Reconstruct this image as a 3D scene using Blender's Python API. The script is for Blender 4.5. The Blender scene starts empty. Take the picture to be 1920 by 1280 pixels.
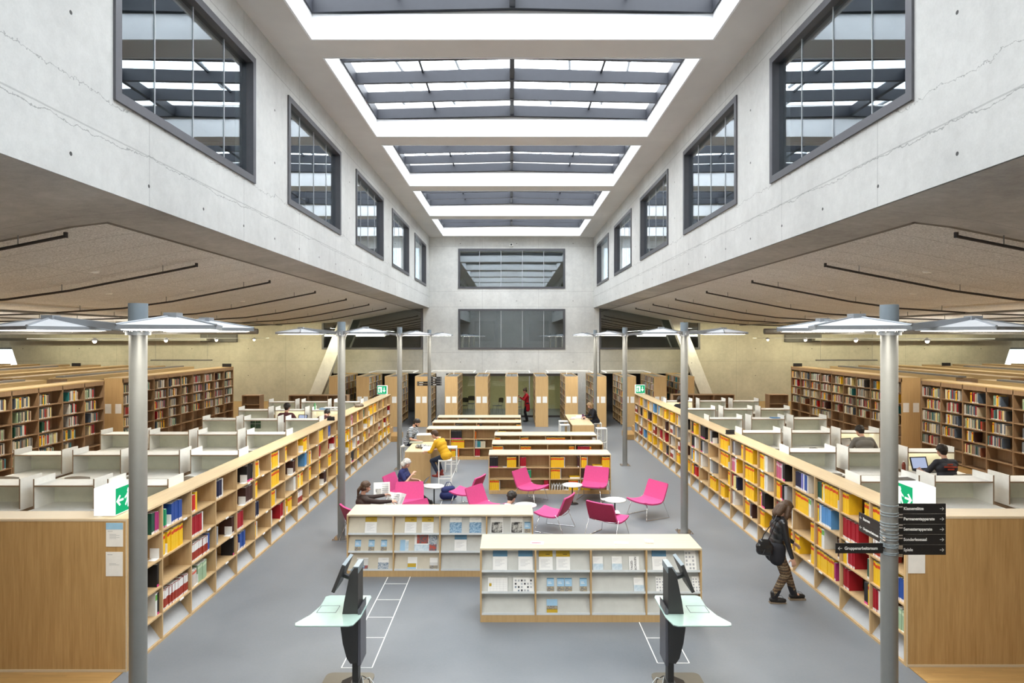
import bpy, math, random
from mathutils import Vector, Matrix
R = math.radians
PI = math.pi
sc = bpy.context.scene
COL = sc.collection
rnd = random.Random(7)
F = 1200.0; CH = 4.2          # focal length in pixels of the 1920 frame, camera height

# ------------------------------------------------------------------ materials
def newmat(name):
    m = bpy.data.materials.new(name); m.use_nodes = True
    nt = m.node_tree; nt.nodes.clear()
    out = nt.nodes.new('ShaderNodeOutputMaterial')
    return m, nt, out
class N:
    """tiny node helper"""
    def __init__(s, nt): s.nt = nt
    def new(s, t, **kw):
        n = s.nt.nodes.new(t)
        for k, v in kw.items(): setattr(n, k, v)
        return n
    def link(s, a, b): s.nt.links.new(a, b)
    def math(s, op, a, b=None, c=None):
        n = s.nt.nodes.new('ShaderNodeMath'); n.operation = op
        for i, v in enumerate((a, b, c)):
            if v is None: continue
            if hasattr(v, 'is_linked') or hasattr(v, 'links'): s.nt.links.new(v, n.inputs[i])
            else: n.inputs[i].default_value = v
        return n.outputs[0]
    def mix(s, fac, a, b):
        n = s.nt.nodes.new('ShaderNodeMix'); n.data_type = 'RGBA'
        for sock, v in ((n.inputs[0], fac), (n.inputs[6], a), (n.inputs[7], b)):
            if hasattr(v, 'links'): s.nt.links.new(v, sock)
            elif isinstance(v, (int, float)): sock.default_value = v
            else: sock.default_value = (*v, 1) if len(v) == 3 else v
        return n.outputs[2]
    def noise(s, vec, scale, detail=4, rough=.6, mapping=None):
        if mapping:
            mp = s.nt.nodes.new('ShaderNodeMapping'); mp.inputs['Scale'].default_value = mapping
            s.nt.links.new(vec, mp.inputs[0]); vec = mp.outputs[0]
        n = s.nt.nodes.new('ShaderNodeTexNoise'); s.nt.links.new(vec, n.inputs['Vector'])
        n.inputs['Scale'].default_value = scale; n.inputs['Detail'].default_value = detail
        n.inputs['Roughness'].default_value = rough
        return n.outputs['Fac']
    def ramp(s, fac, lo, hi):
        n = s.nt.nodes.new('ShaderNodeMapRange'); s.nt.links.new(fac, n.inputs[0])
        n.inputs[1].default_value = lo; n.inputs[2].default_value = hi
        return n.outputs[0]
    def bsdf(s, out, col, rough=.5, metal=0, spec=.5, **kw):
        b = s.nt.nodes.new('ShaderNodeBsdfPrincipled')
        if hasattr(col, 'links'): s.nt.links.new(col, b.inputs['Base Color'])
        else: b.inputs['Base Color'].default_value = (*col, 1)
        if hasattr(rough, 'links'): s.nt.links.new(rough, b.inputs['Roughness'])
        else: b.inputs['Roughness'].default_value = rough
        b.inputs['Metallic'].default_value = metal
        b.inputs['Specular IOR Level'].default_value = spec
        s.nt.links.new(b.outputs[0], out.inputs[0])
        return b
def plain(name, col, rough=.5, metal=0, spec=.4, var=.0, scale=8):
    m, nt, out = newmat(name); n = N(nt)
    tc = n.new('ShaderNodeTexCoord').outputs['Object']
    f = n.noise(tc, scale, 3)
    v = max(var, .04)
    c = n.mix(n.ramp(f, .3, .7), tuple(x*(1-v) for x in col), tuple(min(1, x*(1+v)) for x in col))
    n.bsdf(out, c, rough, metal, spec)
    return m
def emit(name, col, st):
    m, nt, out = newmat(name); n = N(nt)
    e = n.new('ShaderNodeEmission'); e.inputs[0].default_value = (*col, 1); e.inputs[1].default_value = st
    n.link(e.outputs[0], out.inputs[0]); return m
def gridmask(n, c, p, o, w):
    d = n.math('DIVIDE', n.math('SUBTRACT', c, o), p)
    fr = n.math('ABSOLUTE', n.math('SUBTRACT', n.math('FRACT', n.math('ADD', d, .5)), .5))
    dist = n.math('MULTIPLY', fr, p)
    return dist, n.math('LESS_THAN', dist, w)
def concrete(name, base, uax, up, uo, vax, vlines, holes=None, cracks=(), contrast=.12, rough=.75):
    """board-marked cast concrete; joints every `up` along axis uax and at the heights vlines; tie holes"""
    m, nt, out = newmat(name); n = N(nt)
    pos = n.new('ShaderNodeNewGeometry').outputs['Position']
    sp = n.new('ShaderNodeSeparateXYZ'); n.link(pos, sp.inputs[0])
    u = sp.outputs[uax]; v = sp.outputs[vax]
    big = n.noise(pos, .55, 5, .62); fine = n.noise(pos, 7, 6, .7); grit = n.noise(pos, 45, 3, .6)
    f = n.math('ADD', n.math('MULTIPLY', big, .55), n.math('ADD', n.math('MULTIPLY', fine, .3), n.math('MULTIPLY', grit, .15)))
    f = n.ramp(f, .36, .64)
    lo = tuple(x*(1-contrast*1.6) for x in base); hi = tuple(min(1, x*(1+contrast)) for x in base)
    c = n.mix(f, lo, hi)
    streak = n.ramp(n.noise(pos, 1.3, 3, .6, mapping=(3, 3, .25)), .5, .75)
    c = n.mix(n.math('MULTIPLY', streak, .14), c, tuple(x*.6 for x in base))
    _, mu = gridmask(n, u, up, uo, .009)
    c = n.mix(n.math('MULTIPLY', mu, .4), c, tuple(x*.45 for x in base))
    wob = n.math('MULTIPLY', n.math('SUBTRACT', n.noise(pos, 6, 3), .5), .012)
    for z in vlines:
        d = n.math('ABSOLUTE', n.math('ADD', n.math('SUBTRACT', v, z), wob))
        c = n.mix(n.math('MULTIPLY', n.math('LESS_THAN', d, .009), .45), c, tuple(x*.42 for x in base))
    for z, amp in cracks:
        wv = n.math('MULTIPLY', n.math('SUBTRACT', n.noise(pos, 1.1, 6, .75), .5), amp)
        d = n.math('ABSOLUTE', n.math('ADD', n.math('SUBTRACT', v, z), wv))
        c = n.mix(n.math('MULTIPLY', n.math('LESS_THAN', d, .005), .6), c, tuple(x*.3 for x in base))
    if holes:
        pu, ou, zs = holes
        du, _ = gridmask(n, u, pu, ou, .1)
        for z in zs:
            dv = n.math('SUBTRACT', v, z)
            dd = n.math('SQRT', n.math('ADD', n.math('MULTIPLY', du, du), n.math('MULTIPLY', dv, dv)))
            c = n.mix(n.math('LESS_THAN', dd, .021), c, tuple(x*.12 for x in base))
    b = n.bsdf(out, c, rough, 0, .3)
    bp = n.new('ShaderNodeBump'); bp.inputs['Strength'].default_value = .12; bp.inputs['Distance'].default_value = .01
    n.link(fine, bp.inputs['Height']); n.link(bp.outputs[0], b.inputs['Normal'])
    return m
def wood(name, base, dark, axis=2, rough=.45, wscale=1.0, spec=.35, fl=None):
    """oak grain running along axis"""
    m, nt, out = newmat(name); n = N(nt)
    pos = n.new('ShaderNodeNewGeometry').outputs['Position']
    sc_ = [9*wscale]*3; sc_[axis] = .55*wscale
    g = n.noise(pos, 2.2, 5, .65, mapping=tuple(sc_))
    sc2 = [60*wscale]*3; sc2[axis] = 1.6*wscale
    g2 = n.noise(pos, 1.5, 3, .6, mapping=tuple(sc2))
    f = n.math('ADD', n.math('MULTIPLY', n.ramp(g, .35, .65), .6), n.math('MULTIPLY', n.ramp(g2, .35, .65), .4))
    c = n.mix(f, dark, base)
    if fl:   # parquet strips: fl = (strip axis index, width)
        sp = n.new('ShaderNodeSeparateXYZ'); n.link(pos, sp.inputs[0])
        s = n.math('DIVIDE', sp.outputs[fl[0]], fl[1]); idx = n.math('FLOOR', s)
        o = n.math('ADD', n.math('DIVIDE', sp.outputs[axis], .42), n.math('MULTIPLY', idx, .37)); j = n.math('FLOOR', o)
        cb = n.new('ShaderNodeCombineXYZ'); n.link(idx, cb.inputs[0]); n.link(j, cb.inputs[1])
        wn = n.new('ShaderNodeTexWhiteNoise'); n.link(cb.outputs[0], wn.inputs['Vector'])
        c = n.mix(n.math('MULTIPLY', wn.outputs[0], .6), c, tuple(x*.62 for x in base))
    n.bsdf(out, c, rough, 0, spec); return m
def glassmat(name, ior, tint, mx=1.0, add=0.0):
    m, nt, out = newmat(name); n = N(nt)
    t = n.new('ShaderNodeBsdfTransparent'); t.inputs[0].default_value = (*tint, 1)
    g = n.new('ShaderNodeBsdfGlossy'); g.inputs['Roughness'].default_value = 0; g.inputs[0].default_value = (.93, .97, 1, 1)
    ge = n.new('ShaderNodeNewGeometry'); vm = n.new('ShaderNodeVectorMath', operation='DOT_PRODUCT')
    n.link(ge.outputs['Incoming'], vm.inputs[0]); n.link(ge.outputs['Normal'], vm.inputs[1])
    c = n.math('SUBTRACT', 1.0, n.math('ABSOLUTE', vm.outputs['Value']))
    f0 = ((ior-1)/(ior+1))**2
    sch = n.math('ADD', n.math('MULTIPLY', n.math('POWER', c, 5.0), 1-f0), f0)
    fac = n.math('MINIMUM', n.math('ADD', n.math('MULTIPLY', sch, mx), add), 1.0)
    ms = n.new('ShaderNodeMixShader'); n.link(fac, ms.inputs[0]); n.link(t.outputs[0], ms.inputs[1]); n.link(g.outputs[0], ms.inputs[2])
    n.link(ms.outputs[0], out.inputs[0]); return m

M = {}
CW = (.60, .60, .575)
M['wall_side'] = concrete('concrete_side', CW, 1, 2.68, 2.2, 2, (6.33, 8.98), holes=(1.34, .85, (5.98, 7.35, 8.3)), cracks=((6.74, .5), (6.3, .3)), contrast=.10)
M['wall_back'] = concrete('concrete_back', (.74, .74, .71), 0, 2.95, 1.45, 2, (3.4, 5.78, 6.6, 8.95), holes=(2.95, .3, (2.9, 6.1, 9.1)), contrast=.12)
M['wall_warm'] = concrete('concrete_gallery', (.50, .48, .41), 0, 2.95, .0, 2, (2.95,), holes=(2.95, 1.0, (3.6, 2.2)), contrast=.14)
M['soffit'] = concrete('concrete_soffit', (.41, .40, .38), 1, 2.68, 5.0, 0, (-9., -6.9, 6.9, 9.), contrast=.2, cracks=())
M['ceiling'] = plain('ceiling_plaster', (.66, .64, .61), .8, var=.03, scale=1.2)
M['well'] = plain('skylight_white', (.88, .89, .90), .7)
M['beam'] = plain('skylight_steel', (.035, .038, .048), .5, .0)
M['frame'] = plain('window_frame', (.13, .13, .14), .4, .5)
M['framehi'] = plain('window_joint', (.5, .52, .54), .4)
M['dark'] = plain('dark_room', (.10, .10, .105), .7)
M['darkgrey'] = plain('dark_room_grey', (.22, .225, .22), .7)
M['olive'] = plain('olive_wall', (.45, .44, .26), .6)
M['black'] = plain('black_plastic', (.018, .018, .02), .45)
M['blacksign'] = plain('sign_black', (.014, .014, .015), .35)
M['rubber'] = plain('black_rubber', (.012, .012, .012), .7)
M['oak'] = wood('oak_shelf', (.58, .41, .22), (.46, .31, .155), 2, .45)
M['oaktop'] = wood('oak_top', (.68, .53, .32), (.58, .43, .25), 1, .42)
M['oaktopx'] = wood('oak_top_cross', (.66, .555, .40), (.585, .48, .335), 0, .42)
M['oakpanel'] = wood('oak_panel', (.54, .35, .155), (.38, .23, .09), 2, .4)
M['oakend'] = wood('oak_end_panel', (.60, .41, .20), (.50, .33, .15), 2, .42)
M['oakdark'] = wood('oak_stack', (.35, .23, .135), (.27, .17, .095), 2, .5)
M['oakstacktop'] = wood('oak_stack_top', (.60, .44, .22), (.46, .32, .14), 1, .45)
M['parquet'] = wood('parquet_oak', (.50, .31, .12), (.33, .19, .07), 0, .35, fl=(1, .045))
M['chrome'] = plain('chrome', (.75, .76, .78), .18, 1)
M['steel'] = plain('painted_grey_steel', (.27, .275, .265), .38, .35)
M['steelcap'] = plain('grey_blue_cap', (.27, .32, .35), .5)
M['lampmetal'] = plain('lamp_metal', (.36, .38, .40), .4, .3)
M['lampwhite'] = plain('lamp_top', (.72, .73, .74), .45, .1)
M['lampglow'] = emit('lamp_glow', (1, .93, .80), 34)
M['striplight'] = emit('carrel_strip', (1, .86, .62), 7)
M['exitwhite'] = emit('exit_box_glow', (.97, 1, .95), 1.35)
M['exitgreen'] = emit('exit_green', (.02, .50, .20), .9)
M['exitmark'] = emit('exit_mark', (.9, 1, .92), 1.5)
M['bulb'] = emit('spot_bulb', (1, .9, .7), 14)
M['white'] = plain('white_laminate', (.82, .82, .78), .45)
M['whitepanel'] = plain('carrel_panel', (.78, .80, .69), .5)
M['edge'] = plain('plywood_edge', (.28, .20, .13), .6)
M['pipe'] = plain('dark_pipe', (.06, .055, .055), .5, .3)
M['duct'] = plain('duct_grey', (.22, .215, .20), .5, .3)
M['paper'] = plain('paper', (.82, .82, .80), .7)
M['papergrey'] = plain('paper_grey', (.62, .62, .60), .7)
M['ink'] = plain('ink_grey', (.40, .41, .43), .7)
M['inkdark'] = plain('ink_dark', (.05, .05, .06), .7)
M['magpanel'] = plain('display_panel', (.56, .57, .54), .4)
M['magpanelwarm'] = plain('display_panel_cream', (.60, .555, .45), .4)
M['lip'] = plain('acrylic_lip', (.72, .76, .77), .15)
M['pink'] = plain('pink_fabric', (.58, .062, .215), .75, var=.06, scale=40)
M['pinkdark'] = plain('magenta_underside', (.36, .02, .07), .6)
M['screen'] = emit('laptop_screen', (.45, .52, .72), .9)
M['kiosk'] = plain('kiosk_body', (.045, .045, .045), .42)
M['kioskback'] = plain('kiosk_back', (.13, .13, .15), .35, .3)
M['kiosktop'] = plain('kiosk_cap', (.22, .27, .30), .4)
M['frosted'] = plain('frosted_glass', (.36, .50, .46), .2, spec=.6)
M['taupe'] = plain('taupe_plate', (.13, .115, .085), .35, .2)
M['chairshell'] = plain('grey_chair_shell', (.50, .49, .46), .5)
M['greywhite'] = plain('kick_panel', (.40, .41, .42), .5)
M['smoke'] = plain('dark_plinth_gap_shade', (.08, .07, .06), .5)  # also colours the painted gap shade of the gallery ceilings
M['glass'] = glassmat('window_glass', 1.9, (.80, .86, .88), 1.35, .05)
M['skyglass'] = glassmat('skylight_glass', 1.5, (.93, .95, .97), 1.0)
M['clearglass'] = glassmat('clear_pane', 1.5, (.93, .95, .93), 1.0)
def floor_mat():
    m, nt, out = newmat('linoleum'); n = N(nt)
    pos = n.new('ShaderNodeNewGeometry').outputs['Position']
    f = n.noise(pos, .9, 5, .65); g = n.noise(pos, 30, 3, .6)
    c = n.mix(n.ramp(f, .35, .65), (.148, .164, .184), (.178, .194, .214))
    c = n.mix(n.math('MULTIPLY', n.ramp(g, .3, .7), .25), c, (.21, .222, .235))
    rr = n.math('ADD', n.math('MULTIPLY', n.ramp(f, .3, .7), .08), .40)
    n.bsdf(out, c, rr, 0, .45); return m
M['floor'] = floor_mat()
def woodwool():
    m, nt, out = newmat('wood_wool_panel'); n = N(nt)
    pos = n.new('ShaderNodeNewGeometry').outputs['Position']
    sp = n.new('ShaderNodeSeparateXYZ'); n.link(pos, sp.inputs[0])
    g = n.noise(pos, 42, 3, .8); b = n.noise(pos, .8, 3)
    c = n.mix(n.ramp(g, .38, .62), (.42, .415, .40), (.80, .79, .77))
    c = n.mix(n.math('MULTIPLY', n.ramp(b, .35, .7), .2), c, (.40, .37, .33))
    _, mk = gridmask(n, sp.outputs[1], .86, .3, .010)
    c = n.mix(n.math('MULTIPLY', mk, .45), c, (.2, .18, .16))
    _, mk = gridmask(n, sp.outputs[0], 2.4, .0, .008)
    c = n.mix(n.math('MULTIPLY', mk, .35), c, (.2, .18, .16))
    n.bsdf(out, c, .9, 0, .1); return m
M['woodwool'] = woodwool()

# ------------------------------------------------------------------ mesh builder
class MB:
    def __init__(s): s.v = []; s.f = []; s.mi = []; s.mats = []; s.sm = []
    def m(s, mat):
        mat = M[mat] if isinstance(mat, str) else mat
        if mat not in s.mats: s.mats.append(mat)
        return s.mats.index(mat)
    def add(s, vs, fs, mat, smooth=False, mx=None):
        o = len(s.v)
        if mx is not None: vs = [mx @ Vector(p) for p in vs]
        s.v += [tuple(p) for p in vs]
        k = s.m(mat)
        for f in fs: s.f.append(tuple(i+o for i in f)); s.mi.append(k); s.sm.append(smooth)
        return s
    def box(s, x0, x1, y0, y1, z0, z1, mat, mx=None):
        x0, x1 = sorted((x0, x1)); y0, y1 = sorted((y0, y1)); z0, z1 = sorted((z0, z1))
        return s.add([(x0,y0,z0),(x1,y0,z0),(x1,y1,z0),(x0,y1,z0),(x0,y0,z1),(x1,y0,z1),(x1,y1,z1),(x0,y1,z1)],
              [(0,3,2,1),(4,5,6,7),(0,1,5,4),(1,2,6,5),(2,3,7,6),(3,0,4,7)], mat, mx=mx)
    def quad(s, pts, mat, mx=None): return s.add(pts, [tuple(range(len(pts)))], mat, mx=mx)
    def prism(s, poly, axis, a, b, mat, mx=None, smooth=False):
        """extrude a 2-D polygon (list of pairs) along axis from a to b. axis 0: pairs are (y,z); 1: (x,z); 2: (x,y)"""
        def P(p, t): return {0: (t, p[0], p[1]), 1: (p[0], t, p[1]), 2: (p[0], p[1], t)}[axis]
        n = len(poly); vs = [P(p, a) for p in poly] + [P(p, b) for p in poly]
        area = sum(poly[i][0]*poly[(i+1)%n][1]-poly[(i+1)%n][0]*poly[i][1] for i in range(n))
        flip = (area > 0) ^ (axis == 1)
        fs = [tuple(range(n)), tuple(range(2*n-1, n-1, -1))] + [((i+1)%n, i, i+n, (i+1)%n+n) for i in range(n)]
        if flip: fs = [tuple(reversed(f)) for f in fs]
        if a > b: fs = [tuple(reversed(f)) for f in fs]
        return s.add(vs, fs, mat, smooth, mx)
    def tube(s, pts, r, mat, n=10, mx=None, cap=True, rs=None):
        pts = [Vector(p) for p in pts]; k = len(pts); vs = []; up = Vector((0, 0, 1)); prev = None
        for i, p in enumerate(pts):
            d = (pts[min(i+1, k-1)] - pts[max(i-1, 0)]).normalized()
            if prev is None:
                a = d.cross(up) if abs(d.z) < .95 else d.cross(Vector((0, 1, 0)))
            else: a = prev - d*prev.dot(d)
            a.normalize(); prev = a; b = d.cross(a)
            rr = rs[i] if rs else r
            for j in range(n):
                t = 2*PI*j/n; vs.append(p + a*math.cos(t)*rr + b*math.sin(t)*rr)
        fs = []
        for i in range(k-1):
            for j in range(n):
                fs.append((i*n+j, i*n+(j+1)%n, (i+1)*n+(j+1)%n, (i+1)*n+j))
        fs = [tuple(reversed(f)) for f in fs]
        s.add(vs, fs, mat, True, mx)
        if cap: 
            s.add(vs[:n], [tuple(range(n))], mat, False, mx)
            s.add(vs[-n:], [tuple(range(n-1, -1, -1))], mat, False, mx)
        return s
    def cyl(s, x, y, z0, z1, r, mat, n=20, r1=None, mx=None):
        return s.tube([(x, y, z0), (x, y, z1)], r, mat, n, mx, rs=[r, r if r1 is None else r1])
    def ball(s, c, r, mat, n=10, sc=(1,1,1), mx=None):
        vs = []; fs = []
        for i in range(n+1):
            t = PI*i/n
            for j in range(2*n):
                p = PI*j/n
                vs.append((c[0]+r*sc[0]*math.sin(t)*math.cos(p), c[1]+r*sc[1]*math.sin(t)*math.sin(p), c[2]+r*sc[2]*math.cos(t)))
        for i in range(n):
            for j in range(2*n):
                a = i*2*n+j; b = i*2*n+(j+1)%(2*n); fs.append((a, a+2*n, b+2*n, b))
        return s.add(vs, fs, mat, True, mx)
    def build(s, name, parent=None, bevel=0):
        me = bpy.data.meshes.new(name)
        me.from_pydata(s.v, [], s.f)
        for m in s.mats: me.materials.append(m)
        me.polygons.foreach_set('material_index', s.mi)
        me.polygons.foreach_set('use_smooth', s.sm)
        me.update()
        o = bpy.data.objects.new(name, me); COL.objects.link(o)
        if parent is not None: o.parent = parent
        if bevel:
            b = o.modifiers.new('bevel', 'BEVEL'); b.width = bevel; b.segments = 2; b.limit_method = 'ANGLE'
        return o
def tag(o, label, cat, group=None, kind=None):
    o['label'] = label
    if cat: o['category'] = cat
    if group: o['group'] = group
    if kind: o['kind'] = kind
    return o
def empty(name, loc, rz=0, label=None, cat=None, group=None):
    o = bpy.data.objects.new(name, None); o.empty_display_size = .1; COL.objects.link(o)
    o.location = loc; o.rotation_euler = (0, 0, rz)
    if label: tag(o, label, cat, group)
    return o
def kids(o): return [c for c in CH_MAP.get(o, [])]
def copy_tree(o, label=None, loc=None, rz=None, parent=None):
    c = o.copy(); COL.objects.link(c); c.parent = parent
    if label: c['label'] = label
    if loc is not None: c.location = loc
    if rz is not None: c.rotation_euler = (0, 0, rz)
    for ch in list(o.children): copy_tree(ch, parent=c)
    return c
def struct(name, mb, label, cat='structure', bevel=0):
    o = mb.build(name, bevel=bevel); o['kind'] = 'structure'; o['label'] = label; o['category'] = cat; return o
def B(*a, mat): return MB().box(*a, mat)
ORD = ['first', 'second', 'third', 'fourth', 'fifth', 'sixth', 'seventh', 'eighth', 'ninth', 'tenth', 'eleventh', 'twelfth', 'thirteenth', 'fourteenth', 'fifteenth', 'sixteenth', 'seventeenth', 'eighteenth', 'nineteenth', 'twentieth', 'twenty-first', 'twenty-second', 'twenty-third', 'twenty-fourth', 'twenty-fifth']
SKY = 7.6; EXPO = 0.12; WASH = 75; UP = 1.6  # UP scales the added stack uplights
GAL = [(10.6, 13.5, 9, 200), (10.6, 25.0, 9, 160), (12.6, 13.5, 9, 45), (12.6, 25, 9, 45), (16.5, 13.5, 9, 100), (16.5, 25, 9, 100), (21.0, 13.5, 9, 90), (21.0, 25, 9, 90)]  # added gallery fill lights: x, y, length, power
# ------------------------------------------------------------------ building shell
XL, XR, YB = -4.27, 4.33, 33.5
CZ = 9.42
FU = .85                       # raised gallery floor
YN = -0.6                      # wall behind the camera
def ceil_z(x):
    x = abs(x)
    pts = [(4.2, 5.74), (5.1, 5.66), (5.6, 5.60), (6.2, 5.48), (7.85, 5.16), (9, 5.0), (11, 4.87), (14, 4.78), (18, 4.72), (27.5, 4.68)]
    for (a, b), (c, d) in zip(pts, pts[1:]):
        if x <= c: return b + (d-b)*(x-a)/(c-a)
    return pts[-1][1]
# floors
struct('floor', B(-4.86, 5.06, YN, YB, -.2, 0, mat='floor').box(-9.4, -4.86, 26.4, 40, -.2, 0, 'floor').box(5.06, 9.4, 26.4, 40, -.2, 0, 'floor').box(-4.86, 5.06, YB, 40, -.2, 0, 'floor'), 'blue grey linoleum floor of the reading hall')
struct('floor_left', B(-27.5, -4.87, YN, 8.06, -.2, 0.0, mat='parquet'), 'oak strip parquet floor at lower left')
struct('floor_right', B(5.07, 27.5, YN, 8.18, -.2, 0.0, mat='parquet'), 'oak strip parquet floor at lower right')
struct('floor_gallery_left', B(-27.5, -5.2, 8.44, 26.4, -.2, FU, mat='parquet').box(-27.5, -9.4, 26.4, YB, -.2, FU, 'parquet'), 'raised floor under the left study desks')
struct('floor_gallery_right', B(5.42, 27.5, 8.56, 26.4, -.2, FU, mat='parquet').box(9.4, 27.5, 26.4, YB, -.2, FU, 'parquet'), 'raised floor under the right study desks')
# side walls of the atrium with window openings
WZ0, WZ1 = 6.75, 8.83
wins = [(6.87+5.36*k, 10.65+5.36*k) for k in range(-1, 5)]
for side, X in (('left', XL), ('right', XR)):
    s = -1 if side == 'left' else 1
    xo = X + s*.32
    mb = MB()
    mb.box(X, xo, YN, YB, 5.74, WZ0, 'wall_side').box(X, xo, YN, YB, WZ1, CZ+.02, 'wall_side')
    y = YN
    for a, b in wins + [(YB, None)]:
        mb.box(X, xo, y, a, WZ0, WZ1, 'wall_side'); y = b
    # underside plate of the beam
    struct('wall_%s' % side, mb, 'pale cast concrete upper wall on the %s of the hall with window openings' % side)
    for k, (a, b) in enumerate(wins):
        w = B(X-.03*s*1, X+s*.16, a, b, WZ0, WZ0+.11, mat='frame').box(X-.03*s, X+s*.16, a, b, WZ1-.11, WZ1, 'frame').box(X-.03*s, X+s*.16, a, a+.11, WZ0+.11, WZ1-.11, 'frame').box(X-.03*s, X+s*.16, b-.11, b, WZ0+.11, WZ1-.11, 'frame')
        o = struct('window_%d' % (k + (0 if s < 0 else 10)), w, 'dark framed interior window in the %s wall, %s from the camera' % (side, ORD[k]), 'window')
        g = B(X+s*.085, X+s*.092, a+.11, b-.11, WZ0+.11, WZ1-.11, mat='glass').build('pane', o)
        j = MB()
        for q in (.25, .5, .75):
            yy = a + (b-a)*q; j.box(X+s*.075, X+s*.084, yy-.006, yy+.006, WZ0+.11, WZ1-.11, 'framehi')
        j.build('joint', o)
    # corridor behind
    xa, xb = xo + s*.0, s*11.6
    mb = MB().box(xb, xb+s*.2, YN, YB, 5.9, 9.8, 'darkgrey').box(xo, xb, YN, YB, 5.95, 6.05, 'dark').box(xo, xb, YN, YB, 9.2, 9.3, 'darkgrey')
    for yy in [a-1.2 for a, b in wins[1:]] + [YB-.2]: mb.box(xo+s*2.4, xb, yy, yy+.15, 6.05, 9.2, 'darkgrey')
    struct('wall_%s_corridor' % side, mb, 'dim corridor walls behind the %s upper windows' % side)
    # soffit: curved underside of the gallery; coffered wood wool field from Y 8.1 on
    xs = [abs(X), 5.1, 5.6, 6.2, 7, 7.85, 9, 10, 11, 12.5, 14, 16, 18, 21, 27.5]
    YC = 8.1
    mb = MB()
    def strip(mb, xs, y0, y1, off, mat):
        vs = []; 
        for x in xs: vs += [(s*x, y0, ceil_z(x)+off), (s*x, y1, ceil_z(x)+off)]
        fs = [(2*i, 2*i+1, 2*i+3, 2*i+2) for i in range(len(xs)-1)]
        if s < 0: fs = [tuple(reversed(f)) for f in fs]
        mb.add(vs, fs, mat, False)
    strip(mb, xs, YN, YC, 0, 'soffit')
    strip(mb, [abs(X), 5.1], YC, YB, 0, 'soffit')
    strip(mb, [5.1, 5.17], YC, YB, 0.0, 'smoke'); strip(mb, [5.1]+xs[2:], YC, YC+.09, 0.0, 'smoke')  # flat dark strips: shade of the panel gap put into colour
    # recess edge, dark with the same painted gap shade
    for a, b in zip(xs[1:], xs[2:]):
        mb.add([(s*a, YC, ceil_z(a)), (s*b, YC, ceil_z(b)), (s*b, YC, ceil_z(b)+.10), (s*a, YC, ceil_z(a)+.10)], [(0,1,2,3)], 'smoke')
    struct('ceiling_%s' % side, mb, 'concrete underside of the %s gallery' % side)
    mb = MB(); strip(mb, [5.17]+xs[2:], YC+.09, YB+.2, .0, 'woodwool')
    mb.box(s*(abs(X)+.34), s*27.5, YN, YB, 5.80, 5.93, 'soffit')
    struct('ceiling_%s_panels' % side, mb, 'wood wool acoustic ceiling above the %s study desks' % side)
# roof slab with the skylights
sky = [(11.95-5.43*3+5.43*k) for k in range(1, 8)]
SX0, SX1 = -3.52, 3.57
mb = MB()
mb.box(-4.6, SX0, YN, YB+.2, CZ, 10.25, 'ceiling').box(SX1, 4.66, YN, YB+.2, CZ, 10.25, 'ceiling')
prev = YN
for y in sky:
    if y > prev: mb.box(SX0, SX1, prev, y, CZ, 10.25, 'ceiling')
    prev = y + 4.72
mb.box(SX0, SX1, prev, YB+.2, CZ, 10.25, 'ceiling')
struct('ceiling', mb, 'pale plaster ceiling of the hall with rows of skylights')
struct('ceiling_roof', B(-28, -4.6, YN, YB+.3, 9.9, 10.2, mat='dark').box(4.66, 28, YN, YB+.3, 9.9, 10.2, 'dark').box(-28, 28, YB+.2, 41, 9.9, 10.2, 'dark'), 'roof slab over the galleries')
for k, y in enumerate(sky):
    y0, y1 = y, y+4.72
    if y1 < YN: continue
    y0 = max(y0, YN+.02)
    w = MB()
    t = .035
    w.box(SX0, SX0+t, y0, y1, CZ-.01, 9.86, 'well').box(SX1-t, SX1, y0, y1, CZ-.01, 9.86, 'well').box(SX0+t, SX1-t, y1-t, y1, CZ-.01, 9.86, 'well').box(SX0+t, SX1-t, y0, y0+t, CZ-.01, 9.86, 'well')
    o = struct('window_%d' % (30+k), w, 'rectangular skylight with white lining and dark steel beams, %s from the camera' % ORD[k], 'skylight')
    xm = (SX0+SX1)/2
    for q in range(5):
        yy = y0 + .02 + (y1-y0-.12)*q/4
        poly = [(SX0+.07, 9.86), (xm, 9.93), (SX1-.07, 9.86), (SX1-.07, 10.10), (xm, 10.20), (SX0+.07, 10.10)]
        # a long thin beam, shallowly pitched to the ridge
        bm_ = MB().prism(poly, 1, yy, yy+.09, 'beam')
        bm_.build('beam', o)
    MB().box(xm-.05, xm+.05, y0+t, y1-t, 9.95, 10.16, 'beam').build('ridge', o)
    MB().box(SX0, SX0+.07, y0+.1, y1-.05, 9.862, 10.11, 'beam').build('side_beam', o); MB().box(SX1-.07, SX1, y0+.1, y1-.05, 9.862, 10.11, 'beam').build('side_beam', o)
    mul = MB()
    for fx in (.22, .78):
        xx = SX0 + (SX1-SX0)*fx; zz = 10.14
        mul.box(xx-.02, xx+.02, y0+t, y1-t, zz-.05, zz, 'beam')
    mul.build('mullion', o)
    g = MB().add([(SX0, y0, 10.12), (xm, y0, 10.22), (xm, y1, 10.22), (SX0, y1, 10.12)], [(0,1,2,3)], 'skyglass').add([(xm, y0, 10.22), (SX1, y0, 10.12), (SX1, y1, 10.12), (xm, y1, 10.22)], [(0,1,2,3)], 'skyglass')
    g.build('glass', o)
    st = MB()
    for fx in (.1, .3, .68, .88):
        xx = SX0 + (SX1-SX0)*fx
        st.tube([(xx-.25, y0-.1, 10.75), (xx+.25, y1+.1, 10.75)], .05, 'lampmetal', 4)
    for fy in (.3, .8): st.box(SX0, SX1, y0+(y1-y0)*fy, y0+(y1-y0)*fy+.05, 10.68, 10.73, 'lampmetal')
    st.build('outer_strut', o)
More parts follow.
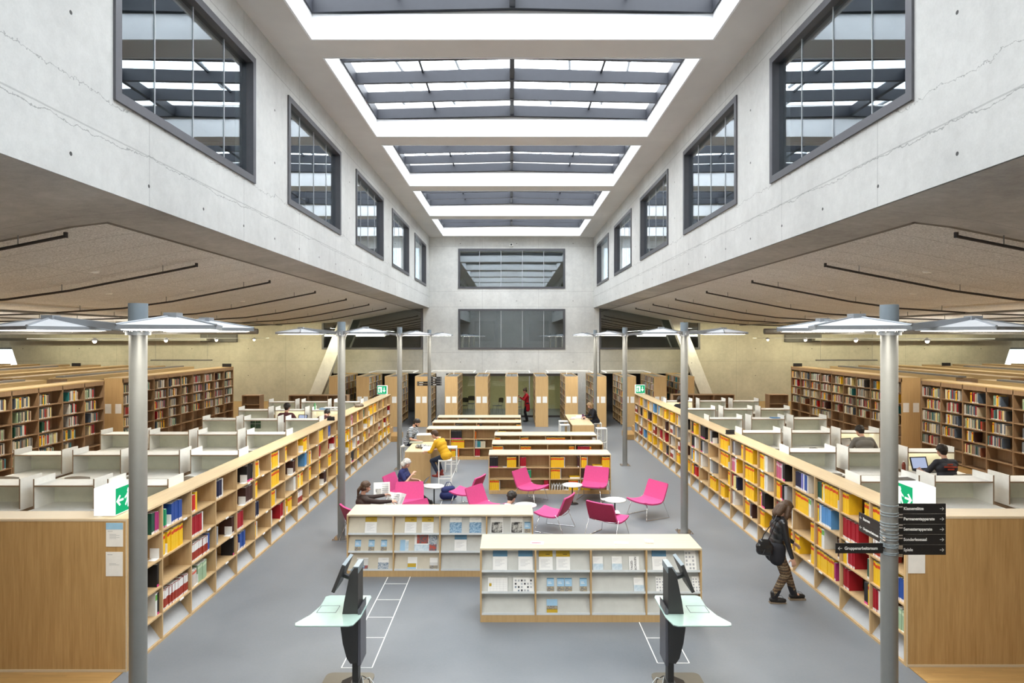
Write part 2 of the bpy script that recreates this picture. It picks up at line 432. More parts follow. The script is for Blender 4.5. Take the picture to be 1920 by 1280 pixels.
# back wall
BW = 'wall_back'
bx0, bx1 = -2.76, 2.84
mb = MB()
T = .3
def bw(x0, x1, z0, z1, mat=BW): mb.box(x0, x1, YB, YB+T, z0, z1, mat)
bw(-4.6, bx0, 2.3, CZ+.1); bw(bx1, 4.66, 2.3, CZ+.1)
bw(bx0, bx1, 8.83, CZ+.1); bw(bx0, bx1, 5.68, 6.74); bw(bx0, bx1, 2.3, 3.56)
# piers beside the glazed room
bw(-3.9, -3.4, 0, 2.3); bw(3.5, 3.98, 0, 2.3)
struct('wall_back', mb, 'pale concrete end wall with two wide dark windows')
mb = MB()
for s in (-1, 1):
    mb.box(s*4.62, s*9.9, YB, YB+T, 2.3, 3.56, 'wall_warm')
    mb.box(s*4.62, s*9.9, YB, YB+T, 5.75, 6.2, 'wall_warm')
    mb.box(s*9.3, s*9.9, YB, YB+T, 0, 2.3, 'wall_warm')
    poly = [(s*9.9, .0), (s*9.9, 5.2), (s*26.55, 4.9), (s*25.6, 2.0), (s*25.2, .0)]
    mb.prism(poly, 1, YB, YB+T, 'wall_warm')
struct('wall_back_galleries', mb, 'yellowish lit concrete wall behind the tall book stacks')
for k, (z0, z1, nm) in enumerate(((6.74, 8.83, 'upper'), (3.56, 5.68, 'lower'))):
    w = MB(); f = .1
    w.box(bx0, bx1, YB-.03, YB+.12, z0, z0+f, 'frame').box(bx0, bx1, YB-.03, YB+.12, z1-f, z1, 'frame').box(bx0, bx0+f, YB-.03, YB+.12, z0+f, z1-f, 'frame').box(bx1-f, bx1, YB-.03, YB+.12, z0+f, z1-f, 'frame')
    o = struct('window_%d' % (20+k), w, '%s wide dark framed window in the end wall' % nm, 'window')
    B(bx0+f, bx1-f, YB+.05, YB+.058, z0+f, z1-f, mat='glass').build('pane', o)
    j = MB()
    for q in (.2, .4, .6, .8):
        xx = bx0 + (bx1-bx0)*q; j.box(xx-.012, xx+.012, YB+.036, YB+.048, z0+f, z1-f, 'framehi')
    j.build('joint', o)
    wm = 'olive' if k == 0 else 'darkgrey'
    r = MB().box(bx0-1.2, bx1+1.2, 39, 39.2, z0-.3, z1+.3, wm).box(bx0-1.3, bx0-1.2, YB+T, 39, z0-.3, z1+.3, wm).box(bx1+1.2, bx1+1.3, YB+T, 39, z0-.3, z1+.3, wm).box(bx0-1.3, bx1+1.3, YB+T, 39.2, z0-.4, z0-.3, 'dark').box(bx0-1.3, bx1+1.3, YB+T, 39.2, z1+.3, z1+.4, wm)
    if k == 1: r.box(-.8, .9, 38.8, 38.95, z0, z1-.4, 'duct').box(-2.2, -1.0, 38.8, 38.95, z0+.4, z1-.5, 'dark').box(1.1, 2.3, 38.8, 38.95, z0+.4, z1-.5, 'dark')
    struct('wall_back_room_%s' % nm, r, 'walls of the room behind the %s end window' % nm)
for s, nm in ((-1, 'left'), (1, 'right')):
    w = MB()
    w.box(s*4.62, s*9.9, YB-.02, YB+.1, 3.56, 3.66, 'frame').box(s*4.62, s*4.72, YB-.02, YB+.1, 3.66, 5.75, 'frame').box(s*9.8, s*9.9, YB-.02, YB+.1, 3.66, 5.1, 'frame')
    o = struct('window_%d' % (25+(s > 0)), w, 'long dark window below the gallery on the %s of the end wall' % nm, 'window')
    B(s*4.72, s*9.8, YB+.05, YB+.058, 3.66, 5.8, mat='glass').build('pane', o)
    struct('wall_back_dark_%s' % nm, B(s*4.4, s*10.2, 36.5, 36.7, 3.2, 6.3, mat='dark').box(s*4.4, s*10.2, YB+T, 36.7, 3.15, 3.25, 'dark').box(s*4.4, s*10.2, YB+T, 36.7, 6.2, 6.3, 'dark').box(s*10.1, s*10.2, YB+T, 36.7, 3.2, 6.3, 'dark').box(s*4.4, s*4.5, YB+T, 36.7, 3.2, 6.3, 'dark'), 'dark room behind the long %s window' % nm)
    # white book row just visible behind the window
    # slanted concrete column
    mb = MB().prism([(s*8.0, 5.3), (s*8.62, 5.3), (s*10.75, .0), (s*10.1, .0)], 1, 32.4, 32.8, 'wall_back')
    tag(mb.build('slanted_column'), 'slanted pale concrete column at the %s rear below the gallery' % nm, 'column')
    # outer window
    o = struct('window_%d' % (27+(s > 0)), B(s*23.6, s*27.5, YB+.4, YB+.5, 3.55, 3.65, mat='frame').box(s*23.6, s*27.5, YB+.4, YB+.5, .8, .9, 'frame').box(s*23.6, s*27.5, YB+.4, YB+.5, 3.65, 5.0, 'wall_warm'), 'bright outer window at the far %s corner' % nm, 'window')
    B(s*25.0, s*27.5, YB+.44, YB+.45, .9, 4.8, mat='clearglass').build('pane', o)
    struct('wall_outer_%s' % nm, B(s*27.5, s*27.7, YN, YB+.4, 0, 10, mat='wall_warm'), 'outer gallery wall on the %s' % nm)
# openings below the back wall: glazed room in the middle, dark store rooms at the sides
struct('wall_back_room', B(-3.6, 3.7, 37.6, 37.8, 0, 2.6, mat='olive').box(-3.6, -3.5, YB+T, 37.6, 0, 2.6, 'olive').box(3.6, 3.7, YB+T, 37.6, 0, 2.6, 'olive').box(-9.4, 9.4, YB+T, 40, 2.3, 2.45, 'ceiling'), 'olive walls of the glazed room behind the book stacks')
struct('wall_back_store', B(-9.4, -3.6, 36.4, 36.6, 0, 2.4, mat='dark').box(3.7, 9.4, 36.4, 36.6, 0, 2.4, 'dark').box(-9.5, -9.3, YB, 36.6, 0, 2.4, 'dark').box(9.3, 9.5, YB, 36.6, 0, 2.4, 'dark'), 'dark store rooms behind the side book stacks')
o = struct('window_24', B(-3.4, 3.5, YB+.1, YB+.16, 2.16, 2.3, mat='smoke').box(-3.4, 3.5, YB+.1, YB+.16, 0, .1, 'smoke').box(-1.9, -1.86, YB+.1, YB+.16, .1, 2.16, 'framehi').box(.95, .99, YB+.1, YB+.16, .1, 2.16, 'framehi'), 'glazed front of the room behind the stacks', 'window')
B(-3.4, 3.5, YB+.12, YB+.13, .1, 2.16, mat='clearglass').build('pane', o)
struct('wall_front', B(-28, 28, YN-.3, YN, 0, 10, mat='wall_back'), 'concrete wall behind the camera')
# lines inlaid in the floor
fl = MB()
for x, y0, y1 in ((-1.765, 8.13, 22.5), (-2.154, 8.13, 11.2), (1.89, 8.25, 9.6), (2.3, 8.25, 9.6)): fl.box(x-.007, x+.007, y0, y1, .0005, .004, 'paper')
for y in (10.9, 10.24, 9.6, 8.95, 8.13): fl.box(-2.154, -1.765, y-.006, y+.006, .0005, .004, 'paper')
for y in (8.94, 8.25): fl.box(1.89, 2.3, y-.006, y+.006, .0005, .004, 'paper')
fo = struct('trim_1', fl, 'thin white lines inlaid in the linoleum floor', 'floor line')
# wooden steps at the far ends of the two long bookcases
for s, x, ya in ((-1, -4.85, 25.72), (1, 5.06, 26.18)):
    tag(MB().box(x - s*.32, x+s*.1, ya, ya+1.2, 0, .22, 'parquet').box(x+s*.1, x+s*.5, ya, ya+1.2, 0, .45, 'parquet').build('wooden_step', bevel=.01), 'low oak step at the far end of the %s long bookcase' % ('left' if s < 0 else 'right'), 'step')
# ducts under the gallery ceilings
for s, nm in ((-1, 'left'), (1, 'right')):
    d = MB().tube([(s*27, 24, 4.42), (s*9.5, 24, 4.42)], .11, 'duct', 12)
    tag(d.build('ventilation_duct'), 'round grey duct under the %s gallery ceiling' % nm, 'duct')
    d = MB().box(s*27, s*16, 26.6, 27.0, 4.42, 4.55, 'duct')
    tag(d.build('cable_tray'), 'flat dark cable tray behind the %s duct' % nm, 'cable tray')
    d = MB().box(s*27, s*15.5, 32.6, 33.0, 4.02, 4.16, 'duct')
    tag(d.build('wall_beam'), 'long grey service channel along the far %s wall' % nm, 'service channel')
    d = MB().box(s*16.2, s*14.3, YB-.12, YB-.004, 3.95, 4.35, 'dark')
    for q in range(6): d.box(s*16.15, s*14.35, YB-.13, YB-.12, 3.98+q*.06, 4.0+q*.06, 'duct')
    tag(d.build('wall_vent'), 'dark louvred vent high on the far %s gallery wall' % nm, 'vent')
# camera device high on the wall
c = empty('security_camera', (.02, YB, 9.0), 0, 'small white security camera above the upper end window', 'camera')
MB().box(-.09, .09, -.18, -.002, -.06, .1, 'white').build('housing', c)
MB().tube([(0, -.18, .02), (0, -.2, .02)], .045, 'black', 12).build('lens', c)

# ------------------------------------------------------------------ sprinkler pipes, detectors
def pipe(s, k, y):
    x0 = 5.6; o = empty('sprinkler_pipe', (0, 0, 0), 0, 'dark pipe under the %s gallery ceiling, %s from the camera' % (('left', 'right')[s > 0], ORD[k]), 'pipe', 'pipes under the %s gallery ceiling' % ('left', 'right')[s > 0])
    xs = [x0+.0, 6.2, 7, 7.85, 9, 10, 11, 12.5, 15, 19, 24]
    MB().tube([(s*x, y, ceil_z(x)-.13) for x in xs], .021, 'pipe', 8).build('tube', o)
    MB().tube([(s*x0, y, ceil_z(x0)-.15), (s*x0, y, ceil_z(x0)-.08)], .026, 'pipe', 8).build('elbow', o)
    for x in (6.2, 8, 10, 12.4):
        MB().tube([(s*x, y, ceil_z(x)-.14), (s*x, y, ceil_z(x)+.06)], .008, 'steel', 6).build('hanger', o)
for s in (-1, 1):
    for k in range(7): pipe(s, k, 8.55 + 3.45*k - (.5 if k == 0 else .6))
    nm = ('left', 'right')[s > 0]
    for i, (x, y) in enumerate(((7.1, 10.9), (8.3, 13.2), (7.3, 14.6), (7.6, 18.1))):
        tag(MB().tube([(s*x, y, ceil_z(x)+.07), (s*x, y, ceil_z(x)+.03), (s*x, y, ceil_z(x)-.01)], .1, 'white', 16, rs=[.10, .10, .06]).build('smoke_detector'), 'round white smoke detector on the %s ceiling, %s from the camera' % (nm, ORD[i]), 'smoke detector', 'detectors on the %s ceiling' % nm)
    # row of small spot lamps on a wire
    wr = MB().tube([(s*12.1, 16, 4.16), (s*12.1, 32, 4.16)], .012, 'lip', 6)
    tag(wr.build('lamp_wire'), 'thin bright wire carrying spot lamps above the %s stacks' % nm, 'wire')
    for i in range(4):
        y = 18.6+3.85*i
        l = empty('spot_lamp', (s*12.1, y, 4.08), 0, 'tiny spot lamp on the %s wire, %s from the camera' % (nm, ORD[i]), 'lamp', 'spot lamps on the %s wire' % nm)
        MB().tube([(0, 0, .11), (0, 0, .02)], .08, 'lampmetal', 12, rs=[.03, .1]).build('shade', l)
        MB().ball((0, 0, .0), .055, 'bulb', 6).build('bulb', l)

# ------------------------------------------------------------------ pole lamps
def pole_lamp(x, y, mirror, label, proto=None):
    o = empty('pole_lamp', (x, y, 0), 0, label, 'lamp', 'tall pole lamps of the hall')
    MB().cyl(0, 0, 0, 4.24, .078, 'steel', 28).build('pole', o)
    MB().cyl(0, 0, 4.24, 4.52, .084, 'steelcap', 28).build('cap', o)
    b = MB().box(-.16, .16, -.16, .16, 0, .02, 'chrome')
    for a in (-1, 1):
        for c in (-1, 1): b.cyl(a*.12, c*.12, .02, .05, .014, 'chrome', 8)
    b.build('base_plate', o)
    cl = MB().cyl(0, 0, 4.22, 4.34, .108, 'lampmetal', 24)
    for k in range(8): 
        t = k*PI/4; cl.cyl(.105*math.cos(t), .105*math.sin(t), 4.25, 4.31, .016, 'chrome', 8)
    cl.build('collar', o)
    for ang in (178, -42, 72):
        if mirror: ang = 180-ang
        t = R(ang); cx, cy = .85*math.cos(t), .85*math.sin(t)
        va = ang + (18 if not mirror else -18)
        r = .51; zb = 4.265
        P = [(cx+r*math.cos(R(va+90*k)), cy+r*math.sin(R(va+90*k))) for k in range(4)]
        pn = empty('lamp_head', (0, 0, 0)); pn.parent = o
        mb = MB()
        top = (cx, cy, zb+.12)
        vs = [(p[0], p[1], zb) for p in P] + [(p[0], p[1], zb+.035) for p in P] + [top]
        fs = [(3,2,1,0)] + [(k, (k+1)%4, (k+1)%4+4, k+4) for k in range(4)]
        mb.add(vs, fs, 'lampmetal'); mb.add(vs, [(k+4, (k+1)%4+4, 8) for k in range(4)], 'lampwhite')
        for k in range(4):
            a = Vector((P[k][0], P[k][1], zb+.035)); c = Vector(top)
            mb.tube([a, a+(c-a)*.97], .012, 'lampmetal', 6)
        mb.build('shade', pn)
        MB().add([(cx+(p[0]-cx)*.92, cy+(p[1]-cy)*.92, zb-.006) for p in P], [(3,2,1,0)], 'lampglow').build('diffuser', pn)
        mb = MB().box(cx-.055, cx+.055, cy-.055, cy+.055, zb+.10, zb+.145, 'lampmetal')
        mb.build('driver_box', pn)
        d = Vector((math.cos(t), math.sin(t), 0)); q = Vector((-d.y, d.x, 0))*.03
        a = d*.09; e = d*.80
        arm = MB()
        vs = []
        for p, z0, z1 in ((a, 4.25, 4.32), (e, zb+.09, zb+.135)): vs += [p-q+Vector((0,0,z0)), p+q+Vector((0,0,z0)), p+q+Vector((0,0,z1)), p-q+Vector((0,0,z1))]
        arm.add(vs, [(0,1,2,3),(7,6,5,4),(0,4,5,1),(1,5,6,2),(2,6,7,3),(3,7,4,0)], 'lampmetal')
        arm.build('arm', pn)
    return o
for i, (x, y) in enumerate(((-3.53, 6.06), (-3.53, 13.33), (-3.54, 20.35), (-3.53, 27.7))):
    pole_lamp(x, y, False, 'grey pole lamp with three flat heads, %s in the left row' % ('nearest' if i == 0 else ORD[i] + ' nearest' if i < 3 else 'farthest'))
for i, (x, y) in enumerate(((3.73, 6.31), (3.73, 13.77), (3.73, 20.95), (3.73, 28.3))):
    pole_lamp(x, y, True, 'grey pole lamp with three flat heads, %s in the right row' % ('nearest' if i == 0 else ORD[i] + ' nearest' if i < 3 else 'farthest'))

# ------------------------------------------------------------------ text and signs
def text_mesh(txt, size, mat, loc, rot, parent, name='lettering', align='LEFT', squeeze=1.0):
    cu = bpy.data.curves.new('t', 'FONT'); cu.body = txt; cu.size = size; cu.align_x = align; cu.align_y = 'CENTER'; cu.extrude = .0006; cu.offset = size*.018
    t = bpy.data.objects.new('t', cu); COL.objects.link(t)
    dg = bpy.context.evaluated_depsgraph_get(); dg.update()
    me = bpy.data.meshes.new_from_object(t.evaluated_get(dg))
    bpy.data.objects.remove(t)
    me.name = name; me.materials.clear(); me.materials.append(M[mat])
    o = bpy.data.objects.new(name, me); COL.objects.link(o); o.parent = parent
    o.location = loc; o.rotation_euler = rot; o.scale = (squeeze, 1, 1)
    return o
def arrow(mb, cx, cy, s, d, mat, y=-.0085):
    """arrow in the x/z plane pointing to d (+1 right, -1 left)"""
    w = s*.10
    def Q(pts): mb.add([(cx+px*d, y, cy+pz) for px, pz in pts], [tuple(range(4)) if d > 0 else (3,2,1,0)], mat)
    Q([(-s*.5, -w/2), (s*.42, -w/2), (s*.42, w/2), (-s*.5, w/2)])
    Q([(s*.5, 0), (s*.1, s*.4), (s*.1-w, s*.4-w*.2), (s*.5-w*1.3, 0)])
    Q([(s*.5, 0), (s*.5-w*1.3, 0), (s*.1-w, -s*.4+w*.2), (s*.1, -s*.4)])
def sign(px, py, pz, rz, txt, d, label, L=.47, H=.098, size=.042, tiny=False, rod=.07):
    """sign board starting at the pole and running to local +x; faces local -y. d: arrow direction"""
    o = empty('direction_sign', (px, py, pz), rz, label, 'sign', 'black direction signs')
    x0 = rod if d > 0 else -rod-L; x1 = x0 + L
    MB().box(x0, x1, -.006, .006, -H/2, H/2, 'blacksign').build('board', o)
    a = MB(); arrow(a, (x1-.04) if d > 0 else (x0+.04), 0, .042*(1.25 if tiny else 1), d, 'paper'); a.build('arrow', o)
    if tiny: 
        MB().box(x0+.09, x0+.09+txt*.1, -.008, -.0065, -.014, .014, 'paper').build('lettering', o)
    else: text_mesh(txt, size, 'paper', (x0+.055 if d > 0 else x0+.085, -.0068, 0), (PI/2, 0, 0), o, squeeze=.92)
    MB().box(x0-.03 if d > 0 else x1, x0 if d > 0 else x1+.03, -.01, .01, -H/2, H/2, 'steel').cyl(0, .02 if rz == 0 else 0, H/2-.016, H/2-.008, .0815, 'steelcap', 20).cyl(0, .02 if rz == 0 else 0, -H/2+.008, -H/2+.016, .0815, 'steelcap', 20).box(.03, .07, -.083, -.075, H/2-.018, H/2-.006, 'chrome').box(.03, .07, -.083, -.075, -H/2+.006, -H/2+.018, 'chrome').build('clamp', o)
    return o
PX, PY = 3.73, 6.31
for i, t in enumerate(('Klassensätze', 'Permanentapparate', 'Semesterapparate', 'Sonderlesesaal', 'Spiele')):
    pz = CH - (952 + 19.2*i - 632)*PY/F
    sign(PX, PY-.02, pz, 0, t, 1, 'black sign reading %s pointing right on the nearest right pole' % t)
sign(PX, PY-.02, CH-(1026-632)*PY/F, 0, 'Gruppenarbeitsraum', -1, 'black sign reading Gruppenarbeitsraum pointing left on the nearest right pole')
sign(PX, PY, CH-(997-632)*PY/F, R(-90), 'Scannen', -1, 'upper angled dark sign pointing left on the nearest right pole', L=.47)
sign(PX, PY, CH-(1016-632)*PY/F+.0, R(-90), 'Gruppenarbeitsraum', -1, 'lower angled dark sign pointing left on the nearest right pole', L=.47, size=.036)
for i, w in enumerate((1.5, .9, .8, 1.4)):
    sign(-3.53, 27.68, CH-(708.0+4.2*i-632)*27.7/F, 0, w, 1, 'tiny black sign on the right of the farthest left pole, %s from the top' % ORD[i], L=.46, H=.085, tiny=True)
for i, w in enumerate((1.8, 1.6)):
    sign(-3.53, 27.68, CH-(716.8+4.2*i-632)*27.7/F, 0, w, -1, 'tiny black sign on the left of the farthest left pole, %s from the top' % ORD[i], L=.46, H=.085, tiny=True)
# ------------------------------------------------------------------ books
# code: (name, cover, band, foot label)
BK = {
 'Y': ('yellow book with red band', (.80,.485,.016), (.62,.045,.010), None, .050, .27),
 'y': ('plain yellow book', (.78,.50,.03), None, None, .050, .26),
 'L': ('pale yellow book', (.78,.68,.30), None, None, .035, .25),
 'G': ('dark green book', (.012,.075,.05), None, (.75,.75,.72), .042, .25),
 'g': ('bright green book', (.02,.28,.13), None, (.7,.2,.4), .040, .23),
 'N': ('navy blue book', (.010,.016,.05), None, (.70,.70,.70), .040, .26),
 'B': ('blue book', (.02,.07,.30), None, (.75,.70,.70), .045, .26),
 'U': ('light blue book', (.09,.27,.55), None, (.72,.74,.76), .040, .27),
 'K': ('black book', (.012,.012,.014), None, (.60,.05,.25), .045, .27),
 'D': ('dark brown book', (.055,.022,.018), None, (.70,.68,.66), .042, .26),
 'C': ('crimson book', (.34,.008,.018), None, (.70,.66,.64), .040, .27),
 'R': ('white-topped brick red book', (.30,.030,.014), (.76,.76,.74), (.74,.72,.70), .036, .24),
 'r': ('red book', (.50,.02,.015), None, (.7,.7,.7), .036, .23),
 'S': ('salmon and grey book', (.55,.50,.45), (.65,.10,.05), None, .038, .22),
 'W': ('white book', (.70,.70,.67), None, None, .035, .27),
 'T': ('green-topped white book', (.72,.73,.70), (.13,.40,.06), None, .040, .27),
 'A': ('grey magazine', (.36,.37,.38), None, (.7,.7,.7), .025, .26),
 'P': ('pink magazine', (.55,.14,.24), (.70,.60,.60), None, .026, .26),
 'O': ('orange book', (.75,.17,.02), None, None, .035, .26),
 'M': ('magenta book', (.38,.03,.16), None, (.70,.66,.66), .042, .25),
 'V': ('lilac book', (.20,.20,.50), None, (.7,.7,.7), .036, .26),
 'E': ('pale green book', (.30,.42,.27), (.5,.6,.4), None, .045, .24),
 'c': ('cream book', (.62,.55,.40), None, None, .028, .23),
 't': ('teal book', (.03,.22,.25), None, (.7,.7,.68), .028, .23),
 'q': ('beige book', (.33,.30,.25), None, (.7,.7,.68), .028, .24),
 'z': ('dusty blue book', (.10,.14,.20), None, (.7,.7,.68), .030, .25),
 'o': ('rust book', (.25,.09,.05), None, (.7,.7,.68), .027, .22),
 'd': ('dark grey book', (.06,.065,.07), None, (.68,.68,.66), .032, .25),
 'b': ('brown book', (.22,.09,.035), None, None, .05, .24),
}
bmats = {}
def bmat(col):
    k = tuple(round(c, 3) for c in col)
    if k not in bmats: bmats[k] = plain('book_cloth_%d' % len(bmats), k, .5, var=.05, scale=15)
    return bmats[k]
books = []          # dicts
bookends = []
def book_verts(code, w, h, d, mb, mx):
    nm, cov, band, foot, _, _ = BK[code]
    c = bmat(cov); x0, x1 = .0012, w-.0012
    def face(pts, mat): mb.add(pts, [tuple(range(len(pts)))], mat, mx=mx)
    zs = [(0, .11*h, bmat(foot) if foot else c), (.11*h, .76*h, c), (.76*h, .90*h, bmat(band) if band else c), (.90*h, h, c)]
    if code == 'R': zs = [(0, .1*h, bmat(foot)), (.1*h, .55*h, c), (.55*h, .97*h, bmat(band)), (.97*h, h, c)]
    if code == 'T': zs = [(0, .7*h, c), (.7*h, .95*h, bmat(band)), (.95*h, h, c)]
    for a, b, m in zs: face([(x0,0,a),(x1,0,a),(x1,0,b),(x0,0,b)], m)
    face([(x1,0,0),(x1,d,0),(x1,d,h),(x1,0,h)], c); face([(x0,d,0),(x0,0,0),(x0,0,h),(x0,d,h)], c)
    face([(x1,d,0),(x0,d,0),(x0,d,h),(x1,d,h)], c)
    face([(x0,0,0),(x0,d,0),(x1,d,0),(x1,0,0)], c)
    face([(x0,0,h),(x1,0,h),(x1,.004,h),(x0,.004,h)], c)
    face([(x0,.004,h),(x1,.004,h),(x1,d,h),(x0,d,h)], M['paper'])
def fill_cell(org, rz, width, spec, where, hmax=.30, depth=.22, inset=.03, loc_label=None):
    """spec tokens: colour letter + count, _n gap in cm, | bookend, > fill gap so the rest ends at the right"""
    toks = spec.split()
    base = Matrix.Translation(Vector(org)) @ Matrix.Rotation(rz, 4, 'Z')
    x = .015; n = 0; big = 1.11 if 'parapet' in where[0] else 1.0
    hmax = .325 if big > 1 else hmax
    def wid(t): 
        c = t[0]; k = int(t[1:] or 1); return BK[c][4]*k*big
    if '>' in toks:
        i = toks.index('>'); rest = sum(wid(t) if t[0] in BK else (int(t[1:])/100 if t[0] == '_' else .004) for t in toks[i+1:]); 
        before = sum(wid(t) if t[0] in BK else (int(t[1:])/100 if t[0] == '_' else .004) for t in toks[:i])
        toks = toks[:i] + ['_%d' % max(0, int((width-.03-rest-before)*100))] + toks[i+1:]
    for t in toks:
        if t[0] == '_': x += int(t[1:])/100; continue
        if t[0] == '|':
            bookends.append(dict(mx=base @ Matrix.Translation(Vector((x, inset, 0))), where=where)); x += .004; continue
        c = t[0]
        for q in range(int(t[1:] or 1)):
            w = BK[c][4]*big*rnd.uniform(.94, 1.06); h = min(hmax, BK[c][5]*(1.13 if big > 1 else 1)*rnd.uniform(.97, 1.03))
            if x + w > width-.010: return
            mx = base @ Matrix.Translation(Vector((x, inset+rnd.uniform(0, .012), 0)))
            books.append(dict(code=c, w=w, h=h, d=depth*rnd.uniform(.9, 1.0), mx=mx, where=where, n=n)); n += 1; x += w
def proj(p):
    return (958 + p.x*F/max(p.y, .1), 632 + (CH-p.z)*F/max(p.y, .1))
def area(b):
    pts = [b['mx'] @ Vector(q) for q in ((0,0,0),(b['w'],0,0),(b['w'],0,b['h']),(0,0,b['h']))]
    if min(p.y for p in pts) < .5: return 0
    P = [proj(p) for p in pts]
    x0, x1 = min(p[0] for p in P), max(p[0] for p in P); y0, y1 = min(p[1] for p in P), max(p[1] for p in P)
    if x1 < 3 or x0 > 1917 or y0 > 1277: return 0
    return abs(P[1][0]-P[0][0]) * abs(P[3][1]-P[0][1])
SH = ['top', 'second', 'third', 'bottom', 'lowest']
def rnd_spec(w=.8, style='mix'):
    r = rnd.random()
    if style == 'lib':
        s = []; n = rnd.randint(12, 22)
        if rnd.random() < .45: s.append('_%d' % rnd.randint(8, 25)); n -= 5
        for _ in range(n): s.append(rnd.choice('WcqWcqAtzLorDqdWzcGoEdYqCz') + '1')
        return ' '.join(s)
    if r < .08: return ''
    if r < .5: s = 'Y%d' % rnd.randint(2, 8)
    elif r < .62: s = 'C%d' % rnd.randint(2, 7)
    elif r < .72: s = 'R%d' % rnd.randint(4, 10)
    elif r < .8: s = 'K%d' % rnd.randint(2, 6)
    elif r < .88: s = 'W%d A%d' % (rnd.randint(1, 4), rnd.randint(1, 3))
    else: s = rnd.choice(['B3', 'U4', 'G3', 'D3', 'N5', 'P4', 'E4'])
    q = rnd.random()
    if q < .3: s += ' ' + rnd.choice(['W1', 'Y2', 'L1', 'A2', 'D1'])
    elif q < .6: s += ' > | ' + rnd.choice(['Y2', 'Y3', 'C2', 'B2', 'W2', 'Y1'])
    elif q < .8: s = '_%d | ' % rnd.randint(10, 30) + s
    return s
# ------------------------------------------------------------------ long bookcases
LB = {
 0: ['G5 > G2 M2', 'B3 > |', 'K3 > K1', 'N4 > T1 K1'],
 1: ['g3 _12 | B6', 'Y2 _4 | Y8', '', 'R19'],
 2: ['r4 y1', 'C8 W1', 'R14 B1', 'S5 _3 | E6'],
 3: ['N6 W1', '', 'Y1 A2 > | D2', 'A3 > K1'],
 4: ['W1 > | K5', '> | D7', 'C7', 'b2 _5 | B5'],
 5: ['Y4 W1', 'Y3', 'N5', 'Y2 W1'],
 6: ['_8 | Y7 W1', 'Y9', 'Y5 W1 A1', 'W3 > C4 |'],
 7: ['Y3 |', 'D2 > | D4', 'Y1 L1 > W3', 'Y2 _10 | Y5'],
 8: ['Y2 > | Y5', 'L1 > U3', 'Y3 L3 Y3', 'R10'],
 9: ['D2', 'Y4 W1', 'W1 Y4', 'D3'],
 10: ['y8', 'C5', 'Y4', 'Y2 > | D5'],
 11: ['B4 | B2', 'C3 > | C2', '_8 | Y6', ''],
}
RB = {   # left to right in the photo is far to near
 0: ['Y7', 'R8', 'Y7 > B4', 'C3 W2 > E4'],
 1: ['Y3 _12 > | Y2 M1', 'C10', 'Y2 W1 C4 > G2', 'C4 > K2 Y1 |'],
 2: ['G3 Y1 L1 | Y8', 'Y1 U1 W1 | U7', 'O1 Y2 T2 > D1 Y1', 'Y10 M1'],
 3: ['N5 V2 W1 B2 W1', 'Y9 T2', '> Y3', 'Y3 > | Y3'],
 4: ['P8 A2 K2', 'Y3 r2 K1 _4 A4', 'C2 > W2 |', 'Y3 > Y2'],
 5: ['Y4 L1 W3', 'Y4 W4', 'Y1 P2 K3', 'Y4'],
 6: ['Y8', 'Y9', 'Y9', 'Y5 A1 D2'],
 7: ['N2 A3 > Y3', 'P6 W2 Y1', 'C2 L4 N2', 'P1 A2 W2'],
 8: ['Y10', 'Y10', '> Y4', 'Y5 > Y3'],
 9: ['A4 K2', '> W2', 'W2 A4', 'Y8'],
 10: ['K8', 'K3 A6', 'W4 > Y2', ''],
 11: ['K3 Y4', 'K5 W3', 'U2 Y3 W4', 'Y3 K2 r4'],
}
ZS = [.035, .39, .77, 1.15, 1.53, 1.885]
